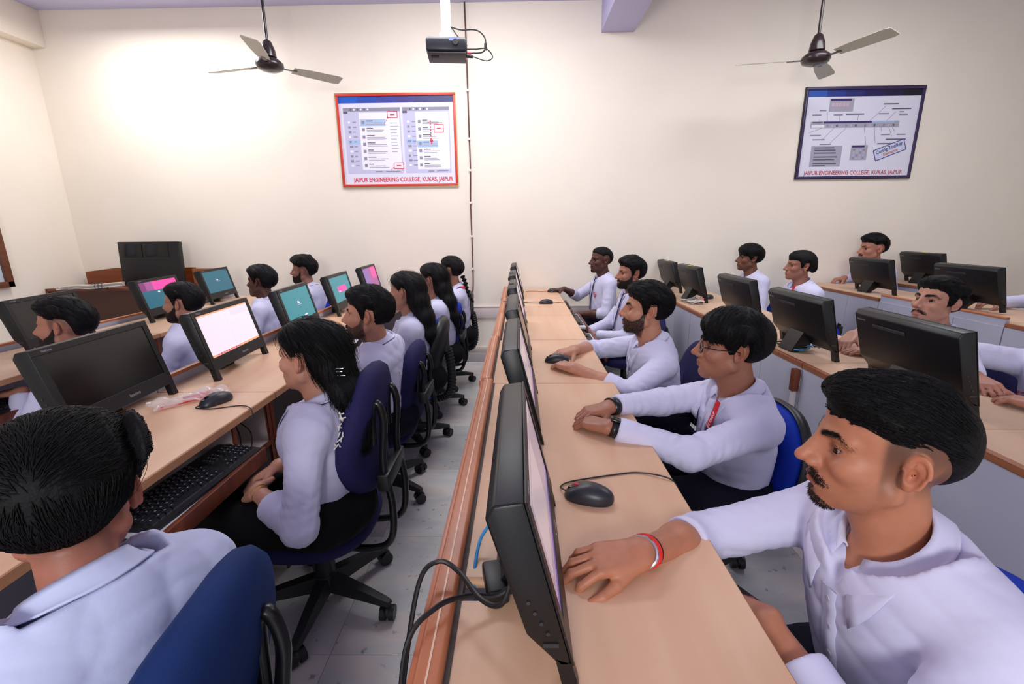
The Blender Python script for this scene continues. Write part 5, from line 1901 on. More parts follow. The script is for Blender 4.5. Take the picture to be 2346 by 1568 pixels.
chair(-1.90, 4.16, 'blue', 'blue chair showing between two teal monitors on the left', star=.3)
chair(.68, .72, 'blue', 'blue chair behind the nearest man at the right edge', star=.2, bz=-.10)
chair(.665, 1.53, 'blue', 'blue chair with black rim behind the glasses wearer', style='shell', star=.5, bz=-.07)
chair(.66, 2.18, 'navy', 'dark chair peeking out behind the two-handed mouse user', star=.5)
chair(.84, 3.56, 'navy', 'chair of the bearded man with lanyard in the middle row', star=.5, bz=-.12)
chair(.82, 4.36, 'navy', 'chair of the dark-skinned man by the back wall', star=.5, bz=-.12)
chair(2.16, 1.62, 'navy', 'dark chair under the person with the shield crest', star=.5, bz=-.12)
chair(2.20, 2.36, 'navy', 'navy chair behind the moustached man at right', star=.5, bz=-.12)
chair(2.24, 3.70, 'blue', 'chair of the woman with tied hair', star=.5, bz=-.22)
chair(2.24, 4.36, 'blue', 'chair of the thin man by the back wall at right', star=.5, bz=-.12)
chair(3.46, 4.44, 'blue', 'chair of the man in the second right row', star=.5, sz=.42, bz=-.12)
chair(3.42, 3.84, 'blue', 'empty bright blue chair between two far right monitor backs', star=.5, style='shell', bz=.04, sz=.44, rz=math.radians(12))
chair(3.72, 2.98, 'navy', 'chair of the person half hidden at the right edge', star=.5, bz=-.12)

# ------------------------------------------------------------------ mice, keyboards
mousem = mat('mouse_black', (42, 43, 50), .38, spec=.45)
def mouse(x, y, z, rz, label, red=False, red_glow=False, cable=None, grp=None):
    r = empty('computer_mouse', (x, y, z), rz, label, 'mouse', 'mice on the desks')
    n, mrows = 28, 9
    b = MB(); rings = []
    for j in range(mrows):
        t = j/(mrows-1)
        s = (1.0, 1.03, 1.03, 1.0, .93, .80, .62, .36, .08)[j]
        zz = (.0, .004, .010, .017, .024, .030, .0345, .0375, .0385)[j]
        ring = []
        for k in range(n):
            a = 2*math.pi*k/n
            cx, sy = math.cos(a), math.sin(a)
            px = .055*math.copysign(abs(cx)**(2/2.5), cx)*s; py = .030*math.copysign(abs(sy)**(2/2.4), sy)*s*(1-.10*cx)
            hz = zz*(1-.30*max(0, -px/.055)**1.5-.10*max(0, px/.055)) if zz > .006 else zz
            ring.append(b.bm.verts.new((px+.004*t, py, hz)))
        rings.append(ring)
    for A, B in zip(rings[:-1], rings[1:]):
        for k in range(n): b.bm.faces.new((A[k], A[(k+1) % n], B[(k+1) % n], B[k]))
    b.bm.faces.new(rings[0][::-1]); b.bm.faces.new(rings[-1])
    b.build('shell', mousem, r, 60)
    b = MB(); b.box(-.048, -.020, -.0045, .0045, .012, .0245, .002); b.build('button_slot', glossy, r)
    b = MB(); b.cyl((-.028, -.0035, .0255), (-.028, .0035, .0255), .0085, None, 16); b.build('wheel', mat('wheel_red', (190, 40, 56), .5) if red else glossy, r)
    if red_glow:
        b = MB(); b.box(-.058, -.050, -.012, .012, .002, .010, .001); b.build('light', mat('red_light', (255, 40, 40), .4, emit=2.0), r)
    if cable:
        b = MB(); b.tube(bez([(-.054, 0, .010)]+[tuple(Vector((p[0]-x, p[1]-y, p[2]-z)) @ Matrix.Rotation(rz, 3, 'Z')) for p in cable], 8), .0019, 6)
        b.build('cord', cabm, r)
    return r
mouse(.155, .944, T+.0005, math.radians(-20), 'black mouse with red wheel lying idle in front of the nearest man', red=True,
      cable=[(.095, .990, T+.004), (.125, 1.015, T+.003), (.225, 1.044, T+.0025), (.300, 1.056, T+.0025), (.368, 1.022, T+.003), (.385, 1.00, T-.03)])
mouse(-1.098, 1.555, T+.0005, math.radians(62), 'black mouse beside the plastic bag on the left desk', cable=[(-1.135, 1.500, T+.003), (-1.075, 1.492, T+.0025), (-1.00, 1.52, T+.0025), (-.945, 1.50, T+.003), (-.930, 1.49, T-.03)])
mouse(.170, 2.055, T+.0005, math.radians(-10), 'black mouse under two hands, middle row')
mouse(.215, 3.735, T+.0005, math.radians(0), 'idle dark mouse by the keyboard tray, middle row', cable=[(.14, 3.75, T+.003), (.02, 3.80, T+.002), (.20, 3.83, T+.002), (.36, 3.76, T+.002)])
mouse(.320, 4.425, T+.0005, math.radians(-5), 'mouse with red light under the hand by the back wall', red_glow=True, cable=[(.22, 4.45, T+.003), (.12, 4.50, T+.002), (.06, 4.46, T+.002)])
mouse(1.600, 3.93, T+.0005, math.radians(30), 'red-lit mouse beside a monitor foot, first right row', red_glow=True)

keym = mat('keyboard_black', (26, 26, 30), .42, spec=.4); keyc = mat('keycap', (30, 30, 37), .35, spec=.5); legend = mat('key_legend', (150, 150, 160), .5)
def keyboard(x, y, z, rz, label, keys=True, L=.445, D=.150):
    """long side along local y; typed from +x"""
    r = empty('keyboard', (x, y, z), rz, label, 'keyboard', 'keyboards on the pull-out trays')
    b = MB(); b.poly([(-D/2, -L/2, .0), (D/2, -L/2, .0), (D/2, -L/2, .009), (-D/2+.012, -L/2, .022), (-D/2, -L/2, .020)], (0, L, 0))
    b.build('case', keym, r, 30)
    rows = [(.060, [(1, 15)]), (.036, [(1, 15)]), (.017, [(1, 15)]), (-.002, [(1, 14)]), (-.021, [(1, 13)]), (-.040, [(0, 0)])]
    km = {}
    stuff = MB()
    def key(cx, cy, w):
        zz = .0085+(.022-.009)*(D/2-cx)/D
        if keys:
            kk = round(w, 4)
            if kk not in km:
                b = MB()
                A = [b.bm.verts.new(p) for p in ((-.0085, -w/2, 0), (.0085, -w/2, 0), (.0085, w/2, 0), (-.0085, w/2, 0))]
                B = [b.bm.verts.new(p) for p in ((-.0065, -w/2+.003, .0075), (.0058, -w/2+.003, .0070), (.0058, w/2-.003, .0070), (-.0065, w/2-.003, .0075))]
                for i in range(4): b.bm.faces.new((A[i], A[(i+1) % 4], B[(i+1) % 4], B[i]))
                b.bm.faces.new(B)
                b.mi = 1; b.box(-.0035, .0005, -w/2+.0045, -w/2+.0045+min(.004, w*.3), .0072, .0078)
                km[kk] = b.mesh('key')
            o = link('key', km[kk], r, [keyc, legend]); o.location = (cx, cy, zz)
        else:
            stuff.box(cx-.0075, cx+.0075, cy-w/2+.001, cy+w/2-.001, zz-.001, zz+.006)
    y0 = -L/2+.016
    # main block, six rows
    for ri_, cx in enumerate((-.056, -.032, -.013, .006, .025, .044)):
        if ri_ == 0:
            for k in range(13): key(cx, y0+.008+k*.0205+(.006 if k else 0), .0155)
        elif ri_ == 5:
            yy = y0
            for w in (.024, .019, .022, .108, .022, .019, .019, .024):
                key(cx, yy+w/2, w-.002); yy += w+.0015
        else:
            off = (0, 0, .009, .014, .020)[ri_]
            if off: key(cx, y0+off/2+.008, .016+off)
            nk = (0, 14, 12, 11, 10)[ri_]
            for k in range(nk): key(cx, y0+.008+off*1.0+(.0190*(k+1 if off else k)), .0165)
            e0 = y0+.008+off+.019*(nk+1 if off else nk); e1 = y0+.285
            if e1-e0 > .012: key(cx, (e0+e1)/2-.006, e1-e0)
    for ri_, cx in enumerate((-.032, -.013)):
        for k in range(3): key(cx, y0+.304+k*.019, .0165)
    key(.025, y0+.323, .0165)
    for k in range(3): key(.044, y0+.304+k*.019, .0165)
    for ri_, cx in enumerate((-.032, -.013, .006, .025, .044)):
        for k in range(4): key(cx, y0+.370+k*.0155, .0138)
    if not keys: stuff.build('keys', keyc, r)
    else: stuff.bm.free()
    return r
keyboard(-.970, 1.215, .6505, math.radians(-3), 'full-size black keyboard on the pulled-out tray at left')
keyboard(.405, 3.62, .6605, 0, 'small keyboard on the tray before the bearded man with lanyard', keys=False, L=.40)
keyboard(.40, 2.88, .6605, 0, 'keyboard on the tray of the bare desk', keys=False, L=.40)
keyboard(.385, 4.32, .6605, 0, 'keyboard on the tray nearest the back wall', keys=False, L=.40)
keyboard(-2.28, 1.80, .6305, 0, 'dark keyboard on the tray at the left picture edge', keys=False)

# ------------------------------------------------------------------ small things on the desks
# black cable loop hanging over the rail beside the nearest monitor
b = MB(); b.tube(bez([(-.012, .585, T+.10), (-.030, .575, T+.06), (-.062, .60, T+.045), (-.105, .655, T+.050), (-.140, .668, T+.058), (-.168, .64, T+.040), (-.180, .56, T-.06), (-.182, .50, T-.16), (-.180, .44, T-.30), (-.178, .40, T-.45)], 8), .0042, 8)
o = b.build('power_cable', cabm, None); tag(o, 'black cable looping from the nearest monitor over the wooden rail', 'cable')
b = MB(); b.tube(bez([(-.020, .640, T+.030), (-.045, .632, T+.022), (-.090, .618, T+.034), (-.130, .585, T+.044), (-.166, .545, T+.020), (-.176, .500, T-.10), (-.178, .45, T-.25), (-.176, .40, T-.40)], 8), .0042, 8)
o = b.build('adapter_cable', cabm, None); tag(o, 'second black cable from the power adapter, hanging down the rail', 'cable')
b = MB(); b.box(-.018, .018, -.040, .040, 0, .028, .006, seg=3)
o = b.build('power_adapter', blk, None); o.location = (-.045, .672, T+.0005); o.rotation_euler = (0, 0, math.radians(12)); tag(o, 'black power adapter brick lying behind the nearest monitor', 'adapter')
b = MB(); b.tube(bez([(-.060, .79, T+.045), (-.080, .765, T+.02), (-.085, .70, T-.02), (-.070, .68, T-.10), (-.07, .68, T-.3)], 8), .0032, 8)
o = b.build('network_cable', mat('cable_blue', (60, 140, 200), .45), None); tag(o, 'light blue network cable going down the desk slot', 'cable')

# plastic bag with red print
def crumple(nu, nv_, w, h, amp, seed, lift=.006):
    rg = np.random.default_rng(seed)
    u, v = np.meshgrid(np.linspace(-1, 1, nu), np.linspace(-1, 1, nv_), indexing='ij')
    z = lift+amp*np.abs(sum(np.sin(u*rg.uniform(2, 9)+v*rg.uniform(-8, 8)+rg.uniform(0, 6))*rg.uniform(.3, 1) for _ in range(6)))/3*(1-.7*np.maximum(np.abs(u), np.abs(v))**3)
    V = np.stack([u*w/2*(1+.05*np.sin(v*4)), v*h/2*(1+.08*np.sin(u*5)), z], -1).reshape(-1, 3)
    Q = np.array([(i*nv_+j, (i+1)*nv_+j, (i+1)*nv_+j+1, i*nv_+j+1) for i in range(nu-1) for j in range(nv_-1)])
    return V, Q
bagm = mat('clear_plastic', (244, 240, 244), .10, alpha=.34, spec=1.0)
V, Q = crumple(40, 20, .25, .11, .030, 3)
bag = link('plastic_bag', np_mesh('plastic_bag', V, Q, False), None, bagm)
bag.location = (-1.215, 1.590, T+.0015); bag.rotation_euler = (0, 0, math.radians(52))
tag(bag, 'clear crumpled plastic bag with red contents beside the black mouse at left', 'bag')
b = MB()
for (x0, x1, y0, y1) in ((-.02, .075, .010, .026), (-.03, .06, -.020, -.006), (-.11, .07, -.040, -.034)): b.box(x0, x1, y0, y1, .003, .009, .0015)
b.build('contents', mat('bag_red', (214, 70, 60), .5), bag)

# notebook and yellow paper on the left desks
nb = MB(); nb.box(-.085, .085, -.060, .060, 0, .006, .001, seg=1)
o = nb.build('notebook', paper2, None); o.location = (-.985, 2.475, T+.0005); o.rotation_euler = (0, 0, math.radians(8)); tag(o, 'open notebook with white and turquoise pages in front of the moustached student', 'notebook')
nb = MB(); nb.box(-.080, -.004, -.055, .055, .006, .008); nb.build('page', mat('page_turquoise', (110, 208, 204), .6), o)
nb = MB(); nb.box(-.001, .080, -.055, .055, .006, .009); nb.build('page', mat('page_white', (238, 238, 240), .6), o)
nb = MB(); nb.box(-.10, .10, -.055, .055, 0, .003)
o = nb.build('paper_sheet', mat('page_white', (0, 0, 0)), None); o.location = (-1.10, 3.86, T+.0005); o.rotation_euler = (0, 0, .3); tag(o, 'white paper with a yellow slip below the purple screen', 'paper')
nb = MB(); nb.box(-.08, .04, -.03, .03, .003, .006); nb.build('slip', mat('page_yellow', (240, 190, 60), .6), o)
nb = MB(); nb.box(-.015, .03, -.008, .008, .006, .014, .003); nb.build('clip', blk, o)

# wires behind the first right row
def wires(x, y, seed, label, cols):
    rg = random.Random(seed)
    r = empty('wire_tangle', (x, y, T), 0, label, 'wires', 'loose wires behind the monitors')
    for i, (c, n_) in enumerate(cols):
        for k in range(n_):
            p = [(rg.uniform(.02, .12), rg.uniform(-.10, .02), rg.uniform(.02, .06))]
            for q in range(5): p.append((rg.uniform(-.045, .10), rg.uniform(-.11, .09), rg.uniform(.005, .028)))
            b = MB(); b.tube(bez(p, 6), .0032, 6); b.build('wire', mat('wire_'+c, dict(grey=(142, 136, 138), white=(214, 204, 196), black=(24, 22, 24), blue=(70, 150, 210))[c], .5), r)
wires(1.37, 2.27, 3, 'black, white and blue wires hanging under the monitor behind the glasses wearer', [('black', 3), ('white', 1), ('blue', 1), ('grey', 1)])
wires(1.37, 3.72, 5, 'tangled grey wires under the yellow-tagged monitor in the first right row', [('grey', 4), ('white', 2), ('black', 1)])
wires(2.92, 3.40, 8, 'wires under the far right monitor below the man near the wall', [('grey', 2), ('white', 1), ('black', 3)])
wires(-.10, 3.70, 9, 'thin wires lying on the desk between rail and monitors near the back', [('grey', 2), ('black', 1)])

# left cubby: thin wire
b = MB(); b.tube(bez([(-1.02, 1.53, .600), (-1.05, 1.58, .64), (-1.10, 1.62, .66), (-1.12, 1.57, .61), (-1.06, 1.52, .592), (-1.00, 1.55, .596), (-1.02, 1.60, .64), (-1.08, 1.63, .67)], 8), .0022, 6)
o = b.build('thin_wire', cabm, None); tag(o, 'thin black wire curled in the open shelf under the left desk', 'wire')

# ------------------------------------------------------------------ brown cabinet, television, cables at the far left
r = empty('wooden_cabinet', (-3.86, 4.45, 0), 0, 'dark brown wooden cabinet desk against the back wall at far left', 'cabinet')
cw = .565
b = MB(); b.poly([(-cw, .235, .70), (-cw, .235, .985), (-cw+.30, .235, 1.02), (cw, .235, 1.02), (cw, .235, .70)], (0, .025, 0)); b.build('back_board', mat('cabinet_board', (146, 74, 34), .35, noise=.2, nscale=6, stretch=(.4, 3, 3), rgb2=(120, 56, 24)), r)
b = MB(); b.box(-cw, cw, -.20, .235, .842, .866, .003); b.build('shelf_top', brown, r)
b = MB(); b.box(-cw+.01, cw-.01, -.17, -.15, .42, .842); b.build('front_panel', mat('cabinet_dark', (72, 30, 16), .4, noise=.25, nscale=6, stretch=(.4, 3, 3)), r)
b = MB(); b.box(-cw, cw, -.235, -.15, .375, .420, .003); b.build('lower_ledge', brown, r)
for s in (-1, 1):
    b = MB(); b.box(s*cw-.0125, s*cw+.0125, -.20, .235, 0, .866, .002); b.build('side_panel', brown, r)
b = MB(); b.box(cw-.01, cw+.20, .21, .235, .62, 1.01, .002); b.build('end_board', mat('cabinet_light', (168, 104, 64), .45, noise=.15, nscale=6, rgb2=(150, 88, 52)), r)
r = empty('television', (-3.55, 4.46, .868), math.radians(-2), 'black flat television leaning on the wooden cabinet', 'television')
b = MB(); b.box(-.30, .30, -.03, .03, 0, .415, .006); b.xf(Matrix.Rotation(math.radians(-4), 4, 'X')); b.build('casing', blk, r)
b = MB()
b.box(-.275, -.06, -.034, -.029, .27, .395, .001); b.box(-.035, .205, -.034, -.029, .27, .395, .001)
b.xf(Matrix.Rotation(math.radians(-4), 4, 'X')); b.build('glass', glossy, r)
b = MB(); b.box(-.275, -.06, -.0345, -.029, .258, .264); b.box(-.035, .205, -.0345, -.029, .258, .264); b.xf(Matrix.Rotation(math.radians(-4), 4, 'X')); b.build('trim_line', mat('vent_grey', (0, 0, 0)), r)
r = empty('cable_bundle', (-3.95, 4.24, .868), 0, 'bundle of white and grey cables lying on the cabinet shelf', 'cables')
for i in range(12):
    rg = random.Random(i)
    o_ = (i % 4-1.5)*.018; z_ = .008+.012*(i//4)
    p = [(.26, .02+o_*.5, z_+.02), (.14, .0+o_, z_+.012), (.0, -.02+o_*1.3, z_), (-.12, -.05+o_*.8, z_+rg.uniform(0, .01)), (-.21-rg.uniform(0, .06), -.10+o_*.3, max(.006, z_-.012))]
    b = MB(); b.tube(bez(p, 6), .0075, 6)
    b.build('cable', mat(['bundle_white', 'bundle_grey', 'bundle_cream'][i % 3], [(218, 210, 204), (150, 146, 150), (204, 190, 160)][i % 3], .6), r)
for k, xx in enumerate((.02, .05, .08, .11)):
    b = MB(); b.tube([(xx, -.012+.042*math.cos(a), .026+.028*math.sin(a)) for a in np.linspace(0, 6.28, 14)[:-1]], .004, 5, closed=True); b.build('wrap', mat(['wrap_teal', 'wrap_maroon'][k % 2], [(70, 96, 104), (110, 76, 84)][k % 2], .6), r)
# ------------------------------------------------------------------ the people
lanm = mat('lanyard_blue', (36, 34, 92), .7); lanr = mat('lanyard_red', (222, 40, 52), .7); lant = mat('lanyard_text', (226, 224, 240), .7)
crest_r = mat('crest_red', (216, 60, 92), .7)
def crest(R, pos, s=.022, red=True):
    """small embroidered emblem on the chest pocket"""
    N, f, l, u = R['N'], R['f'], R['l'], R['u']
    a0, b0 = pos
    P = front_path(R, [(a0, b0), (a0+s, b0), (a0, b0+s)], .002).astype(float)
    ax = nrm(P[1]-P[0]); ay = nrm(P[2]-P[0]-ax*((P[2]-P[0])@ax)); n = np.cross(ax, ay)
    if n@f < 0: n = -n
    M_ = Matrix(((ax[0], ay[0], n[0], P[0][0]), (ax[1], ay[1], n[1], P[0][1]), (ax[2], ay[2], n[2], P[0][2]), (0, 0, 0, 1)))
    b = MB()
    sh = [(-1, 1), (-.5, .9), (0, 1.15), (.5, .9), (1, 1), (.9, 0), (.5, -.8), (0, -1.2), (-.5, -.8), (-.9, 0)]
    pts = [Vector((x*s, y*s, .0015)) for x, y in sh]
    b.tube(pts, s*.075, 6, closed=True)
    b.mi = 1
    b.tube([Vector((s*.42*math.cos(t), s*.42*math.sin(t)-.05*s, .0015)) for t in np.linspace(0, 6.28, 16)[:-1]], s*.10, 6, closed=True)
    for k in range(8):
        t = k*math.pi/4
        b.box(-s*.06+s*.60*math.cos(t), s*.06+s*.60*math.cos(t), -s*.06-.05*s+s*.60*math.sin(t), s*.06-.05*s+s*.60*math.sin(t), .0005, .003)
    b.mi = 2
    b.box(-s*.5, s*.5, -s*.92, -s*.78, .0008, .0022)
    b.xf(M_)
    return link('crest', b.mesh('crest', 40), R['shirt'], [crest_r, mat('crest_teal', (70, 120, 130), .7) if not red else crest_r, lanm])

# ---- nearest man, right
R1 = person('near_man', 'nearest young man at right with swept dark hair, moustache and rolled sleeves, hand on desk',
    (.595, .699, 1.022), yaw=-21, pitch=2, roll=0, tyaw=4, hip=(.72, .69), skin=(178, 110, 78), hair='fade', fade=.8, detail=2,
    hopt=dict(top=.016, side=.004, back=.006, smn=(.03, -.055), quiff=[((.066, .008, .092), (.038, .044, .018)), ((.012, 0, .102), (.072, .050, .018))], strands=3000,
              sdir=lambda P: np.stack([-np.ones(len(P)), .35+0*P[:, 0], -.25+0*P[:, 0]], 1).astype(f32)),
    beard='goatee', stub=.40, sleeve='rolled',
    handR=dict(w=(.212, .722, .808), d=(-.96, -.18, -.06), n=(-.05, -.12, 1), pose='claw', pole=(.35, 1, -.75), k=.95, cuff=.30),
    handL=dict(w=(.424, .668, .712), d=(-.55, .80, -.35), n=(-.3, .1, 1), pose='rest', pole=(.25, -1, -.35), cuff=.70))
placket(R1, 5, -.075, -.36)
band(R1, 'R', .965, .030, .0036, mat('bangle_steel', (214, 212, 216), .18, metal=1.0), 'steel_bangle', tilt=(.25, .15, .25))
b_ = band(R1, 'R', .875, .0300, .0022, mat('thread_black', (20, 16, 20), .8), 'black_thread', tilt=(.1, .1, .2))
o = None
for k in range(3):
    band(R1, 'R', .905+.012*k, .0305, .0034, mat('thread_red', (232, 44, 40), .8, bump=.6, bscale=500), 'red_thread', tilt=(.12, .1, .2))

# ---- glasses wearer
R2 = person('glasses', 'young man with black-framed glasses, red and blue lanyard and black smartwatch at the middle desk',
    (.700, 1.484, .990), yaw=-18, pitch=4, roll=2, tyaw=-4, width=.93, hip=(.76, 1.48), skin=(158, 98, 72), hair='fringe', detail=1,
    hopt=dict(top=.024, side=.010, back=.020, quiff=[((.064, .0, .072), (.030, .050, .024))], strands=2000,
              sdir=lambda P: np.stack([np.where(P[:, 0] > -.02, .4, -.6), .7*np.sign(P[:, 1]+.015), -.6+0*P[:, 0]], 1).astype(f32)),
    stub=.12, sleeve='long',
    handL=dict(w=(.262, 1.270, .806), d=(-.72, .66, -.10), n=(0, 0, 1), pose='fold', pole=(.3, -.7, -.6), cuff=.90),
    handR=dict(w=(.292, 1.440, .800), d=(-.88, -.42, -.04), n=(0, .1, 1), pose='fold', pole=(0, .8, -.5), cuff=.86))
def glasses(R):
    toW = R['toW']; m = mat('glasses_black', (16, 15, 18), .25, spec=.6)
    b = MB()
    for sg in (1, -1):
        c = [(.0985-.012*abs(math.cos(t)*1.0)*(1 if sg*math.cos(t)*sg > 0 else .2), sg*.033+.0235*math.cos(t)*sg, -.003+.0195*math.sin(t)) for t in np.linspace(0, 2*math.pi, 22)[:-1]]
        c = [toW((.098-.10*abs(y-0)**2*6*.0-.14*max(0, abs(y)-.033), y, z)) for x, y, z in c]
        b.tube([Vector(p.tolist()) for p in c], .0019, 6, closed=True)
        p = [(.094, sg*.056, .004), (.086, sg*.067, .005), (.05, sg*.074, .004), (.0, sg*.0775, .008), (-.02, sg*.078, .002)]
        b.tube([Vector(toW(q).tolist()) for q in p], .0019, 6)
    b.tube([Vector(toW(q).tolist()) for q in ((.0985, .0105, .002), (.101, 0, .005), (.0985, -.0105, .002))], .0018, 6)
    o = b.build('glasses', m, R['body'], 50)
    for sg in (1, -1):
        pts = [toW((.098-.14*max(0, abs(sg*.033+.022*math.cos(t)*sg)-.033), sg*.033+.022*math.cos(t)*sg, -.003+.018*math.sin(t))) for t in np.linspace(0, 2*math.pi, 21)[:-1]]
        b = MB(); b.poly([Vector(p.tolist()) for p in pts]); b.build('lens', mat('lens', (230, 235, 245), .03, alpha=.16, spec=.8), o)
glasses(R2)
placket(R2, 4, -.07, -.34)
st = lanyard(R2, lanm, .019, .33, .084)
# red part of the near strap with lettering
o, P, g, B = st[0]
V, Q, B2 = ribbon(P[:6]+g[:6]*.0009, g[:6], .0194)
link('lanyard_band', np_mesh('lanyard_band', V, Q, False), R2['body'], lanr)
sl = float(np.linalg.norm(np.diff(P[:6].astype(float), axis=0), axis=1).sum())
ribbon_text(R2, st[0], 'JEC GROUP', .0125, mat('text_white', (240, 236, 240), .6), sl-.001, flip=True)
ribbon_text(R2, st[0], 'ENGINEERING COLLEGE', .0125, lant, sl+.158, flip=True)
ribbon_text(R2, st[1], 'ENGINEERING COLLEGE', .0125, lant, .295, flip=True)
wm = mat('watch_black', (18, 18, 20), .3, spec=.5)
o, c, n, Z, Y = band(R2, 'L', .94, .0285, .0012, wm, 'smartwatch', wid=.020)
mtx = Matrix(((n[0], Y[0], Z[0], c[0]+Z[0]*.027), (n[1], Y[1], Z[1], c[1]+Z[1]*.027), (n[2], Y[2], Z[2], c[2]+Z[2]*.027), (0, 0, 0, 1)))
b = MB(); b.box(-.019, .019, -.016, .016, -.005, .006, .005, seg=3); b.xf(mtx); b.build('watch_case', glossy, o)
band(R2, 'R', .93, .0300, .0020, wm, 'wristband', wid=.026)

# ---- man with both hands at the mouse
R3 = person('two_hands', 'young man with short beard holding a mouse with both hands, sleeves turned up',
    (.590, 2.134, 1.003), yaw=-12, pitch=6, roll=2, tyaw=-4, hip=(.68, 2.14), skin=(184, 124, 96), hair='short', detail=1,
    hopt=dict(top=.026, side=.009, back=.018, quiff=[((.060, 0, .088), (.038, .050, .024))], strands=1500, smn=(-.03, -.2)), beard='trim', stub=.15, sleeve='rolled',
    handL=dict(w=(.225, 1.880, .800), d=(-.62, .78, -.02), n=(0, 0, 1), pose='fold', pole=(.3, -.8, -.4), cuff=.42, la=1.05, lb=1.05),
    handR=dict(w=(.262, 2.160, .806), d=(-.86, -.50, -.08), n=(0, 0, 1), pose='mouse', pole=(0, .9, -.3), cuff=.42, la=1.05, lb=1.05))
placket(R3, 4, -.06, -.32)
crest(R3, (.075, -.21), .030, False)

# ---- bearded man with lanyard
R4 = person('lanyard_beard', 'bearded man with blue lanyard and red pocket emblem, hands in his lap, middle row',
    (.850, 3.56, 1.030), yaw=6, pitch=3, tyaw=2, hip=(.86, 3.56), skin=(160, 102, 78), hair='short',
    hopt=dict(top=.030, side=.007, back=.013, quiff=[((.062, 0, .094), (.034, .048, .024))], strands=600, smn=(-.03, -.2)), beard='full', sleeve='long',
    handR=dict(w=(.52, 3.52, .585), d=(-.9, -.3, -.2), n=(0, 0, 1), pose='rest'), handL=dict(w=(.56, 3.44, .58), d=(-.9, .3, -.2), n=(0, 0, 1), pose='rest'))
lanyard(R4, lanm, .016, .28, .066, card=True); crest(R4, (.085, -.15), .020)

# ---- dark-skinned man at the back wall
R5 = person('back_wall_man', 'dark-skinned man with cropped hair and lanyard reaching to a red-lit mouse by the back wall',
    (.760, 4.36, 1.078), yaw=14, pitch=3, tyaw=6, hip=(.80, 4.36), skin='deep', hair='fade', hopt=dict(top=.010, side=.004, back=.008), beard='goatee', stub=.6, sleeve='rolled',
    handR=dict(w=(.425, 4.432, .806), d=(-.97, -.05, -.10), n=(0, 0, 1), pose='mouse', pole=(.2, .7, -.6), cuff=.45),
    handL=dict(w=(.55, 4.22, .60), d=(-.9, .2, -.2), n=(0, 0, 1), pose='rest'))
lanyard(R5, lanm, .016, .30, .060, card=False); crest(R5, (.085, -.16), .020)

# ---- left row: man from the back
R6 = person('from_behind', 'young man seen from behind at lower left with thick black hair',
    (-.690, .615, .978), yaw=-57, pitch=-6, tyaw=-12, sh_drop=(.03, 0), fade=.9, hip=(-.590, .50), neck=(-.632, .560, .868), skin=(166, 98, 76), hair='short', detail=2,
    hopt=dict(top=.034, side=.011, back=.022, quiff=[((-.005, 0, .104), (.080, .056, .024))], strands=6500, smn=(-.05, -.2), sp=(8, .0085, .0011, .0006, .13),
              sdir=lambda P: np.stack([np.where(P[:, 2] > .06, 1.0, -.2), .3*np.sin(P[:, 1]*40), np.where(P[:, 2] > .06, -.2, -1.0)], 1).astype(f32)),
    stub=.3, sleeve='rolled', shirt_tint=1,
    handL=dict(w=(-.835, .585, .735), d=(-.65, .72, -.25), n=(-.2, -.2, .95), pose='rest', pole=(-.2, -.8, -.7), cuff=.60),
    handR=dict(w=(-.86, .84, .62), d=(-.8, .5, -.1), n=(0, 0, 1), pose='rest', pole=(-.3, .1, -1), cuff=.3))
def seam(R, pts, back=True, name='seam', w=.0022):
    N, f, l, u = R['N'], R['f'], R['l'], R['u']
    P0 = np.array([N+l*a+u*b-f*.30 for a, b in pts], f32)
    P = trace(R['shirt_fn'], P0, f.astype(f32), 60, .0012)
    V, Q, B = ribbon(P, grad(R['shirt_fn'], P, .006), w, .0008)
    return link(name, np_mesh(name, V, Q, True), R['shirt'], mat('seam_thread', (172, 174, 206), .9))
seam(R6, [(a, -.105-.02*math.cos(a*9)) for a in np.linspace(-.150, .150, 24)])
seam(R6, [(a, -.111-.02*math.cos(a*9)) for a in np.linspace(-.150, .150, 24)], w=.0012)
seam(R6, [(-.158+.012*math.sin(t*3), -.06-.20*t) for t in np.linspace(0, 1, 14)])
# ---- woman with clip
R7 = person('clip_woman', 'woman with long black half-tied hair and small silver clip, hands in her lap at left',
    (-.664, 1.405, .985), yaw=-14, pitch=4, tyaw=-4, hip=(-.635, 1.36), skin=(190, 130, 104), fem=True, hair='long', detail=1, trouser='black', hs=.97,
    hopt=dict(top=.018, side=.014, back=.022, lump=.0006, strands=1600),
    long=[((-.60, 1.40, 1.03), .066, .062), ((-.585, 1.39, .96), .068, .052), ((-.545, 1.38, .88), .072, .040), ((-.515, 1.37, .80), .058, .030), ((-.500, 1.36, .72), .022, .016)],
    sleeve='mid', width=.90, knee=dict(L=(-1.02, 1.27, .47), R=(-1.03, 1.46, .47)),
    handL=dict(w=(-.820, 1.27, .595), d=(-.70, .60, -.45), n=(-.2, -.5, .8), pose='rest', pole=(.3, -.5, -.8), cuff=.62),
    handR=dict(w=(-.83, 1.42, .60), d=(-.8, -.4, -.4), n=(-.2, .2, .9), pose='rest', pole=(.3, .5, -.8), cuff=.62))
band(R7, 'L', .90, .026, .0022, mat('watch_gold', (212, 164, 92), .25, metal=1.0), 'bracelet')
band(R7, 'L', .95, .026, .0030, mat('watch_gold', (0, 0, 0)), 'wristwatch')
b = MB()
for k, z in enumerate((.962, .972, .950)):
    b.box(-.575+.004*k, -.535+.004*k, 1.322, 1.327, z, z+.003, .001)
b.build('hair_clip', mat('bangle_steel', (0, 0, 0)), R7['hair'])
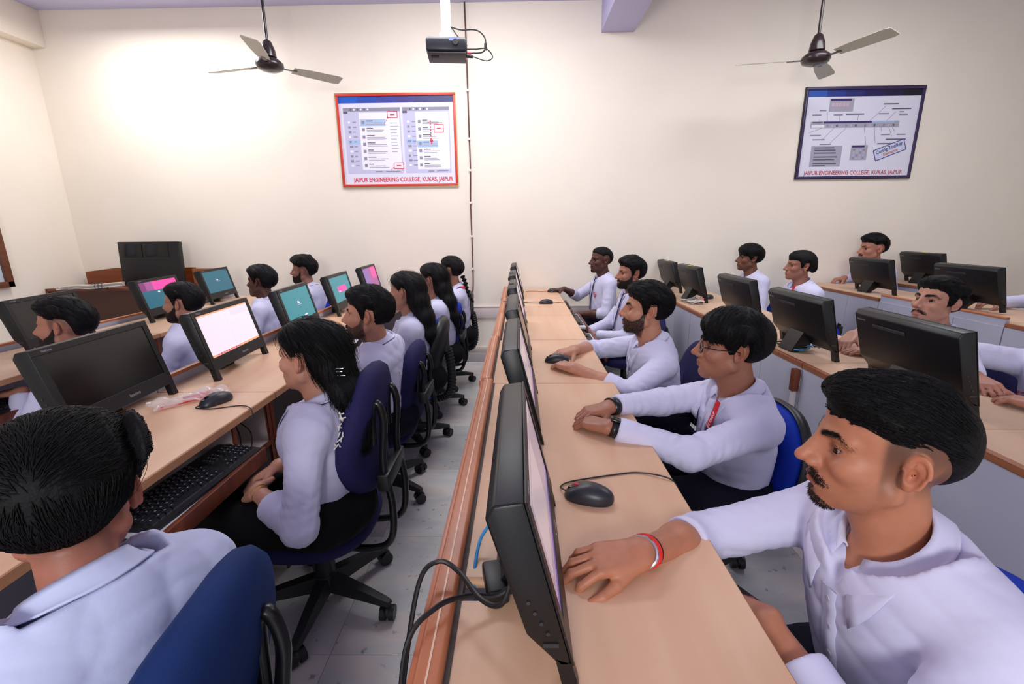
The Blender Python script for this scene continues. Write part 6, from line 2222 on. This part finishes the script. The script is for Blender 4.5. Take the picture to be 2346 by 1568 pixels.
# ---- moustached student
R8 = person('moustache_left', 'student in profile with curled moustache and white shirt, second seat of the left row',
    (-.685, 2.06, 1.002), yaw=2, pitch=4, tyaw=0, hip=(-.65, 2.12), neck=(-.655, 2.10, .855), skin=(182, 122, 96), hair='short', detail=1,
    hopt=dict(top=.026, side=.009, back=.018, quiff=[((.056, 0, .088), (.038, .050, .024))], strands=1500, smn=(-.03, -.2)), beard='stub', stub=.2, sleeve='rolled',
    handL=dict(w=(-.90, 1.98, .70), d=(-.9, .3, -.1), n=(0, 0, 1), pose='rest', pole=(.2, -.5, -.8), cuff=.30), handR=dict(w=(-.92, 2.22, .68), d=(-.9, -.2, 0), n=(0, 0, 1), pose='rest', cuff=.4))
toW = R8['toW']
b = MB()
for sg in (1, -1):
    p = [(.1010, sg*.002, -.054), (.0985, sg*.014, -.057), (.092, sg*.026, -.060), (.090, sg*.034, -.055)]
    b.tube([Vector(toW(q).tolist()) for q in bez(p, 4)], [.0038]*10+[.0024, .0018, .0012], 6)
b.build('moustache', mat('beard_hair', (0, 0, 0)), R8['body'], 50)
# ---- women further back
R9 = person('long_hair', 'woman with long loose dark brown hair, third seat of the left row',
    (-.676, 2.74, 1.012), yaw=-14, pitch=2, tyaw=0, hip=(-.60, 2.72), skin=(188, 130, 106), fem=True, hair='long', trouser='black', hs=.97, width=.9,
    hopt=dict(top=.018, side=.014, back=.022, lump=.0008, strands=700),
    long=[((-.62, 2.73, 1.05), .074, .066), ((-.60, 2.72, .96), .084, .058), ((-.565, 2.71, .87), .092, .048), ((-.535, 2.70, .77), .080, .036), ((-.52, 2.70, .66), .035, .018)],
    handL=dict(w=(-.90, 2.70, .70), d=(-.9, .2, -.1), n=(0, 0, 1), pose='rest', pole=(.3, -.5, -.8)), sleeve='long')
R10 = person('long_hair_back', 'woman whose black hair covers her back, fourth seat of the left row',
    (-.622, 3.32, 1.018), yaw=-20, pitch=2, tyaw=0, hip=(-.56, 3.30), skin=(188, 130, 106), fem=True, hair='long', trouser='black', hs=.97, width=.9,
    hopt=dict(top=.018, side=.014, back=.022, lump=.0008, strands=600),
    long=[((-.57, 3.32, 1.05), .076, .066), ((-.55, 3.31, .96), .086, .058), ((-.51, 3.30, .87), .094, .048), ((-.48, 3.30, .76), .070, .034), ((-.47, 3.30, .70), .030, .018)], sleeve='long')
R11 = person('braid', 'woman with a thin black braid and red lanyard, last seat of the left row',
    (-.566, 3.88, 1.036), yaw=-22, pitch=3, tyaw=-4, hip=(-.52, 3.90), skin=(184, 124, 96), fem=True, hair='long', trouser='black', hs=.97, width=.9,
    hopt=dict(top=.015, side=.009, back=.014, lump=.0006, strands=500), sleeve='long')
b = MB()
p = bez([(-.475, 3.86, .995), (-.452, 3.85, .94), (-.438, 3.845, .88), (-.415, 3.84, .82), (-.385, 3.83, .775)], 8)
b.tube(p, [(.017+.006*math.sin(i*1.5))*(1-.6*(i/len(p))**3) for i in range(len(p))], 8)
b.build('braid', mat('black_hair', (0, 0, 0)), R11['body'], 60)
for RR, sd in ((R11, 1), (R10, 1)):
    st = lanyard(RR, lanr, .018, .22, .060, card=False)
    N, f, l, u = RR['N'], RR['f'], RR['l'], RR['u']
    for sg in (1, -1):
        P = np.array([N-f*.075+l*sg*.03+u*.012, N-f*.045+l*sg*.065+u*.008, N+l*sg*.078+u*.0, N+f*.05+l*sg*.074-u*.012], f32)
        P = push_out(RR['shirt_fn'], np.array([np.array(q) for q in bez(P.tolist(), 4)], f32), .007, 6)
        V, Q, B = ribbon(P, grad(RR['shirt_fn'], P, .01), .018)
        link('lanyard', np_mesh('lanyard', V, Q, False), RR['body'], lanr)

# ---- second left row
R12 = person('trimmed_beard', 'man with trimmed beard and faded dark hair before the leftmost black screen',
    (-2.072, 2.035, .962), yaw=14, pitch=5, roll=-3, tyaw=0, hip=(-2.02, 2.05), skin=(170, 108, 84), hair='fade', fade=.6,
    hopt=dict(top=.028, side=.012, back=.018, quiff=[((.058, 0, .090), (.034, .048, .020))], strands=900, smn=(-.03, -.2)), beard='trim', stub=.15, sleeve='long',
    handL=dict(w=(-2.24, 1.93, .69), d=(-.9, -.2, -.1), n=(0, 0, 1), pose='rest'))
R13 = person('bearded_profile', 'bearded man with receding hairline in profile in front of the pink and teal screen',
    (-1.985, 2.68, .962), yaw=2, pitch=5, roll=-2, tyaw=-6, hip=(-1.93, 2.66), skin=(176, 116, 92), hair='short', hopt=dict(top=.020, side=.006, back=.012, strands=600, smn=(-.03, -.2)), beard='full', sleeve='rolled')
R14 = person('dark_profile', 'dark-skinned young man with thick short hair, red neck strap, left of the teal monitor',
    (-1.960, 3.495, .995), yaw=-8, pitch=5, roll=-3, tyaw=0, hip=(-1.90, 3.46), skin='deep', hair='short', hopt=dict(top=.026, side=.009, back=.016, strands=600, smn=(-.03, -.2)), stub=.5, sleeve='long')
R15 = person('quiff_beard', 'bearded man with tall quiff haircut in front of the cream wall at left',
    (-1.940, 4.17, 1.020), yaw=4, pitch=5, roll=2, tyaw=0, hip=(-1.88, 4.16), skin=(150, 96, 76), hair='fade', fade=.5,
    hopt=dict(top=.038, side=.010, back=.020, quiff=[((.062, 0, .100), (.042, .048, .028))], strands=600, smn=(-.03, -.2)), beard='full', sleeve='long')
for RR in (R14,):
    N, f, l, u = RR['N'], RR['f'], RR['l'], RR['u']
    for sg in (1, -1):
        P = np.array([N-f*.075+l*sg*.03+u*.012, N-f*.045+l*sg*.065+u*.008, N+l*sg*.078, N+f*.05+l*sg*.074-u*.012], f32)
        P = push_out(RR['shirt_fn'], np.array([np.array(q) for q in bez(P.tolist(), 4)], f32), .007, 6)
        V, Q, B = ribbon(P, grad(RR['shirt_fn'], P, .01), .012)
        link('lanyard', np_mesh('lanyard', V, Q, False), RR['body'], lanr)

# ---- first right row
R16 = person('moustache_right', 'man with moustache and goatee looking over the largest monitor back at right',
    (2.065, 2.30, .998), yaw=8, pitch=12, roll=0, tyaw=4, hip=(2.18, 2.34), skin=(182, 124, 100), hair='short', detail=1,
    hopt=dict(top=.024, side=.008, back=.014, quiff=[((.058, 0, .088), (.034, .050, .018))], strands=1200, smn=(-.03, -.2)), beard='goatee', stub=.32, sleeve='rolled', shirt_tint=1,
    handR=dict(w=(1.640, 2.26, .845), d=(-.75, -.50, -.35), n=(0, .2, 1), pose='rest', pole=(.1, .9, .2), cuff=.45),
    handL=dict(w=(1.66, 2.10, .800), d=(-.80, .45, .0), n=(0, 0, 1), pose='fold', pole=(.2, -.8, -.4), cuff=.45))
R17 = person('tied_hair', 'woman with tied-back hair, earring and red lanyard in the first right row',
    (2.203, 3.70, 1.066), yaw=-10, pitch=3, roll=2, tyaw=0, hip=(2.25, 3.70), skin=(158, 100, 78), fem=True, hair='low', trouser='black', hs=.97, width=.92,
    hopt=dict(top=.014, side=.010, back=.016, quiff=[((-.100, 0, -.010), (.028, .034, .040))]), sleeve='long')
lanyard(R17, lanr, .018, .24, .064, card=False)
b = MB(); c_ = R17['toW']((-.010, .086, -.030)); b.ell(tuple(c_.tolist()), (.005, .005, .005)); b.build('earring', mat('watch_gold', (0, 0, 0)), R17['body'])
R18 = person('thin_man', 'thin dark-skinned man with fringe by the back wall in the first right row',
    (2.135, 4.38, 1.082), yaw=-8, pitch=4, roll=2, tyaw=0, hip=(2.22, 4.36), skin='dark', hair='fringe', hopt=dict(top=.026, side=.012, back=.020, quiff=[((.066, .0, .068), (.024, .050, .022))], strands=500, smn=(-.03, -.2)), stub=.3, sleeve='long')
R19 = person('crest_person', 'person cut off at the right picture edge, shield crest on the chest, arms folded',
    (2.06, 1.70, 1.03), yaw=0, tyaw=4, hip=(2.16, 1.68), skin=(168, 108, 86), hair='short', hopt=dict(top=.024, side=.012, back=.018), sleeve='long',
    handR=dict(w=(1.715, 1.690, .812), d=(-.20, -.98, -.08), n=(-.1, 0, 1), pose='fold', pole=(-.2, .8, .3), cuff=.93),
    handL=dict(w=(1.690, 1.420, .800), d=(-.3, .9, 0), n=(0, 0, 1), pose='fold', pole=(.3, -.8, -.3)))
crest(R19, (-.070, -.17), .034, False)
# ---- second right row
R20 = person('upper_right_man', 'man with neat side-swept hair and moustache near the wall in the second right row',
    (3.335, 4.50, 1.150), yaw=-8, pitch=2, roll=1, tyaw=0, hs=1.06, hip=(3.45, 4.48), skin=(164, 104, 82), hair='fade', seatz=.46,
    hopt=dict(top=.030, side=.012, back=.014, quiff=[((.060, .01, .092), (.036, .048, .020))], strands=500, smn=(-.03, -.2)), beard='must', stub=.25, sleeve='long',
    handR=dict(w=(3.20, 4.62, .868), d=(-1, .0, -.2), n=(0, 0, 1), pose='rest', pole=(.2, .7, -.5), cuff=.78))
R21 = person('edge_sleeve', 'person mostly hidden at the far right edge resting a white sleeve on the desk',
    (3.66, 2.96, 1.10), yaw=0, tyaw=0, hip=(3.74, 2.96), skin=(168, 108, 86), hair='short', hopt=dict(top=.024, side=.012, back=.018), sleeve='long',
    handR=dict(w=(3.06, 3.12, .850), d=(-.95, .1, 0), n=(0, 0, 1), pose='rest', pole=(.1, .8, -.4)))
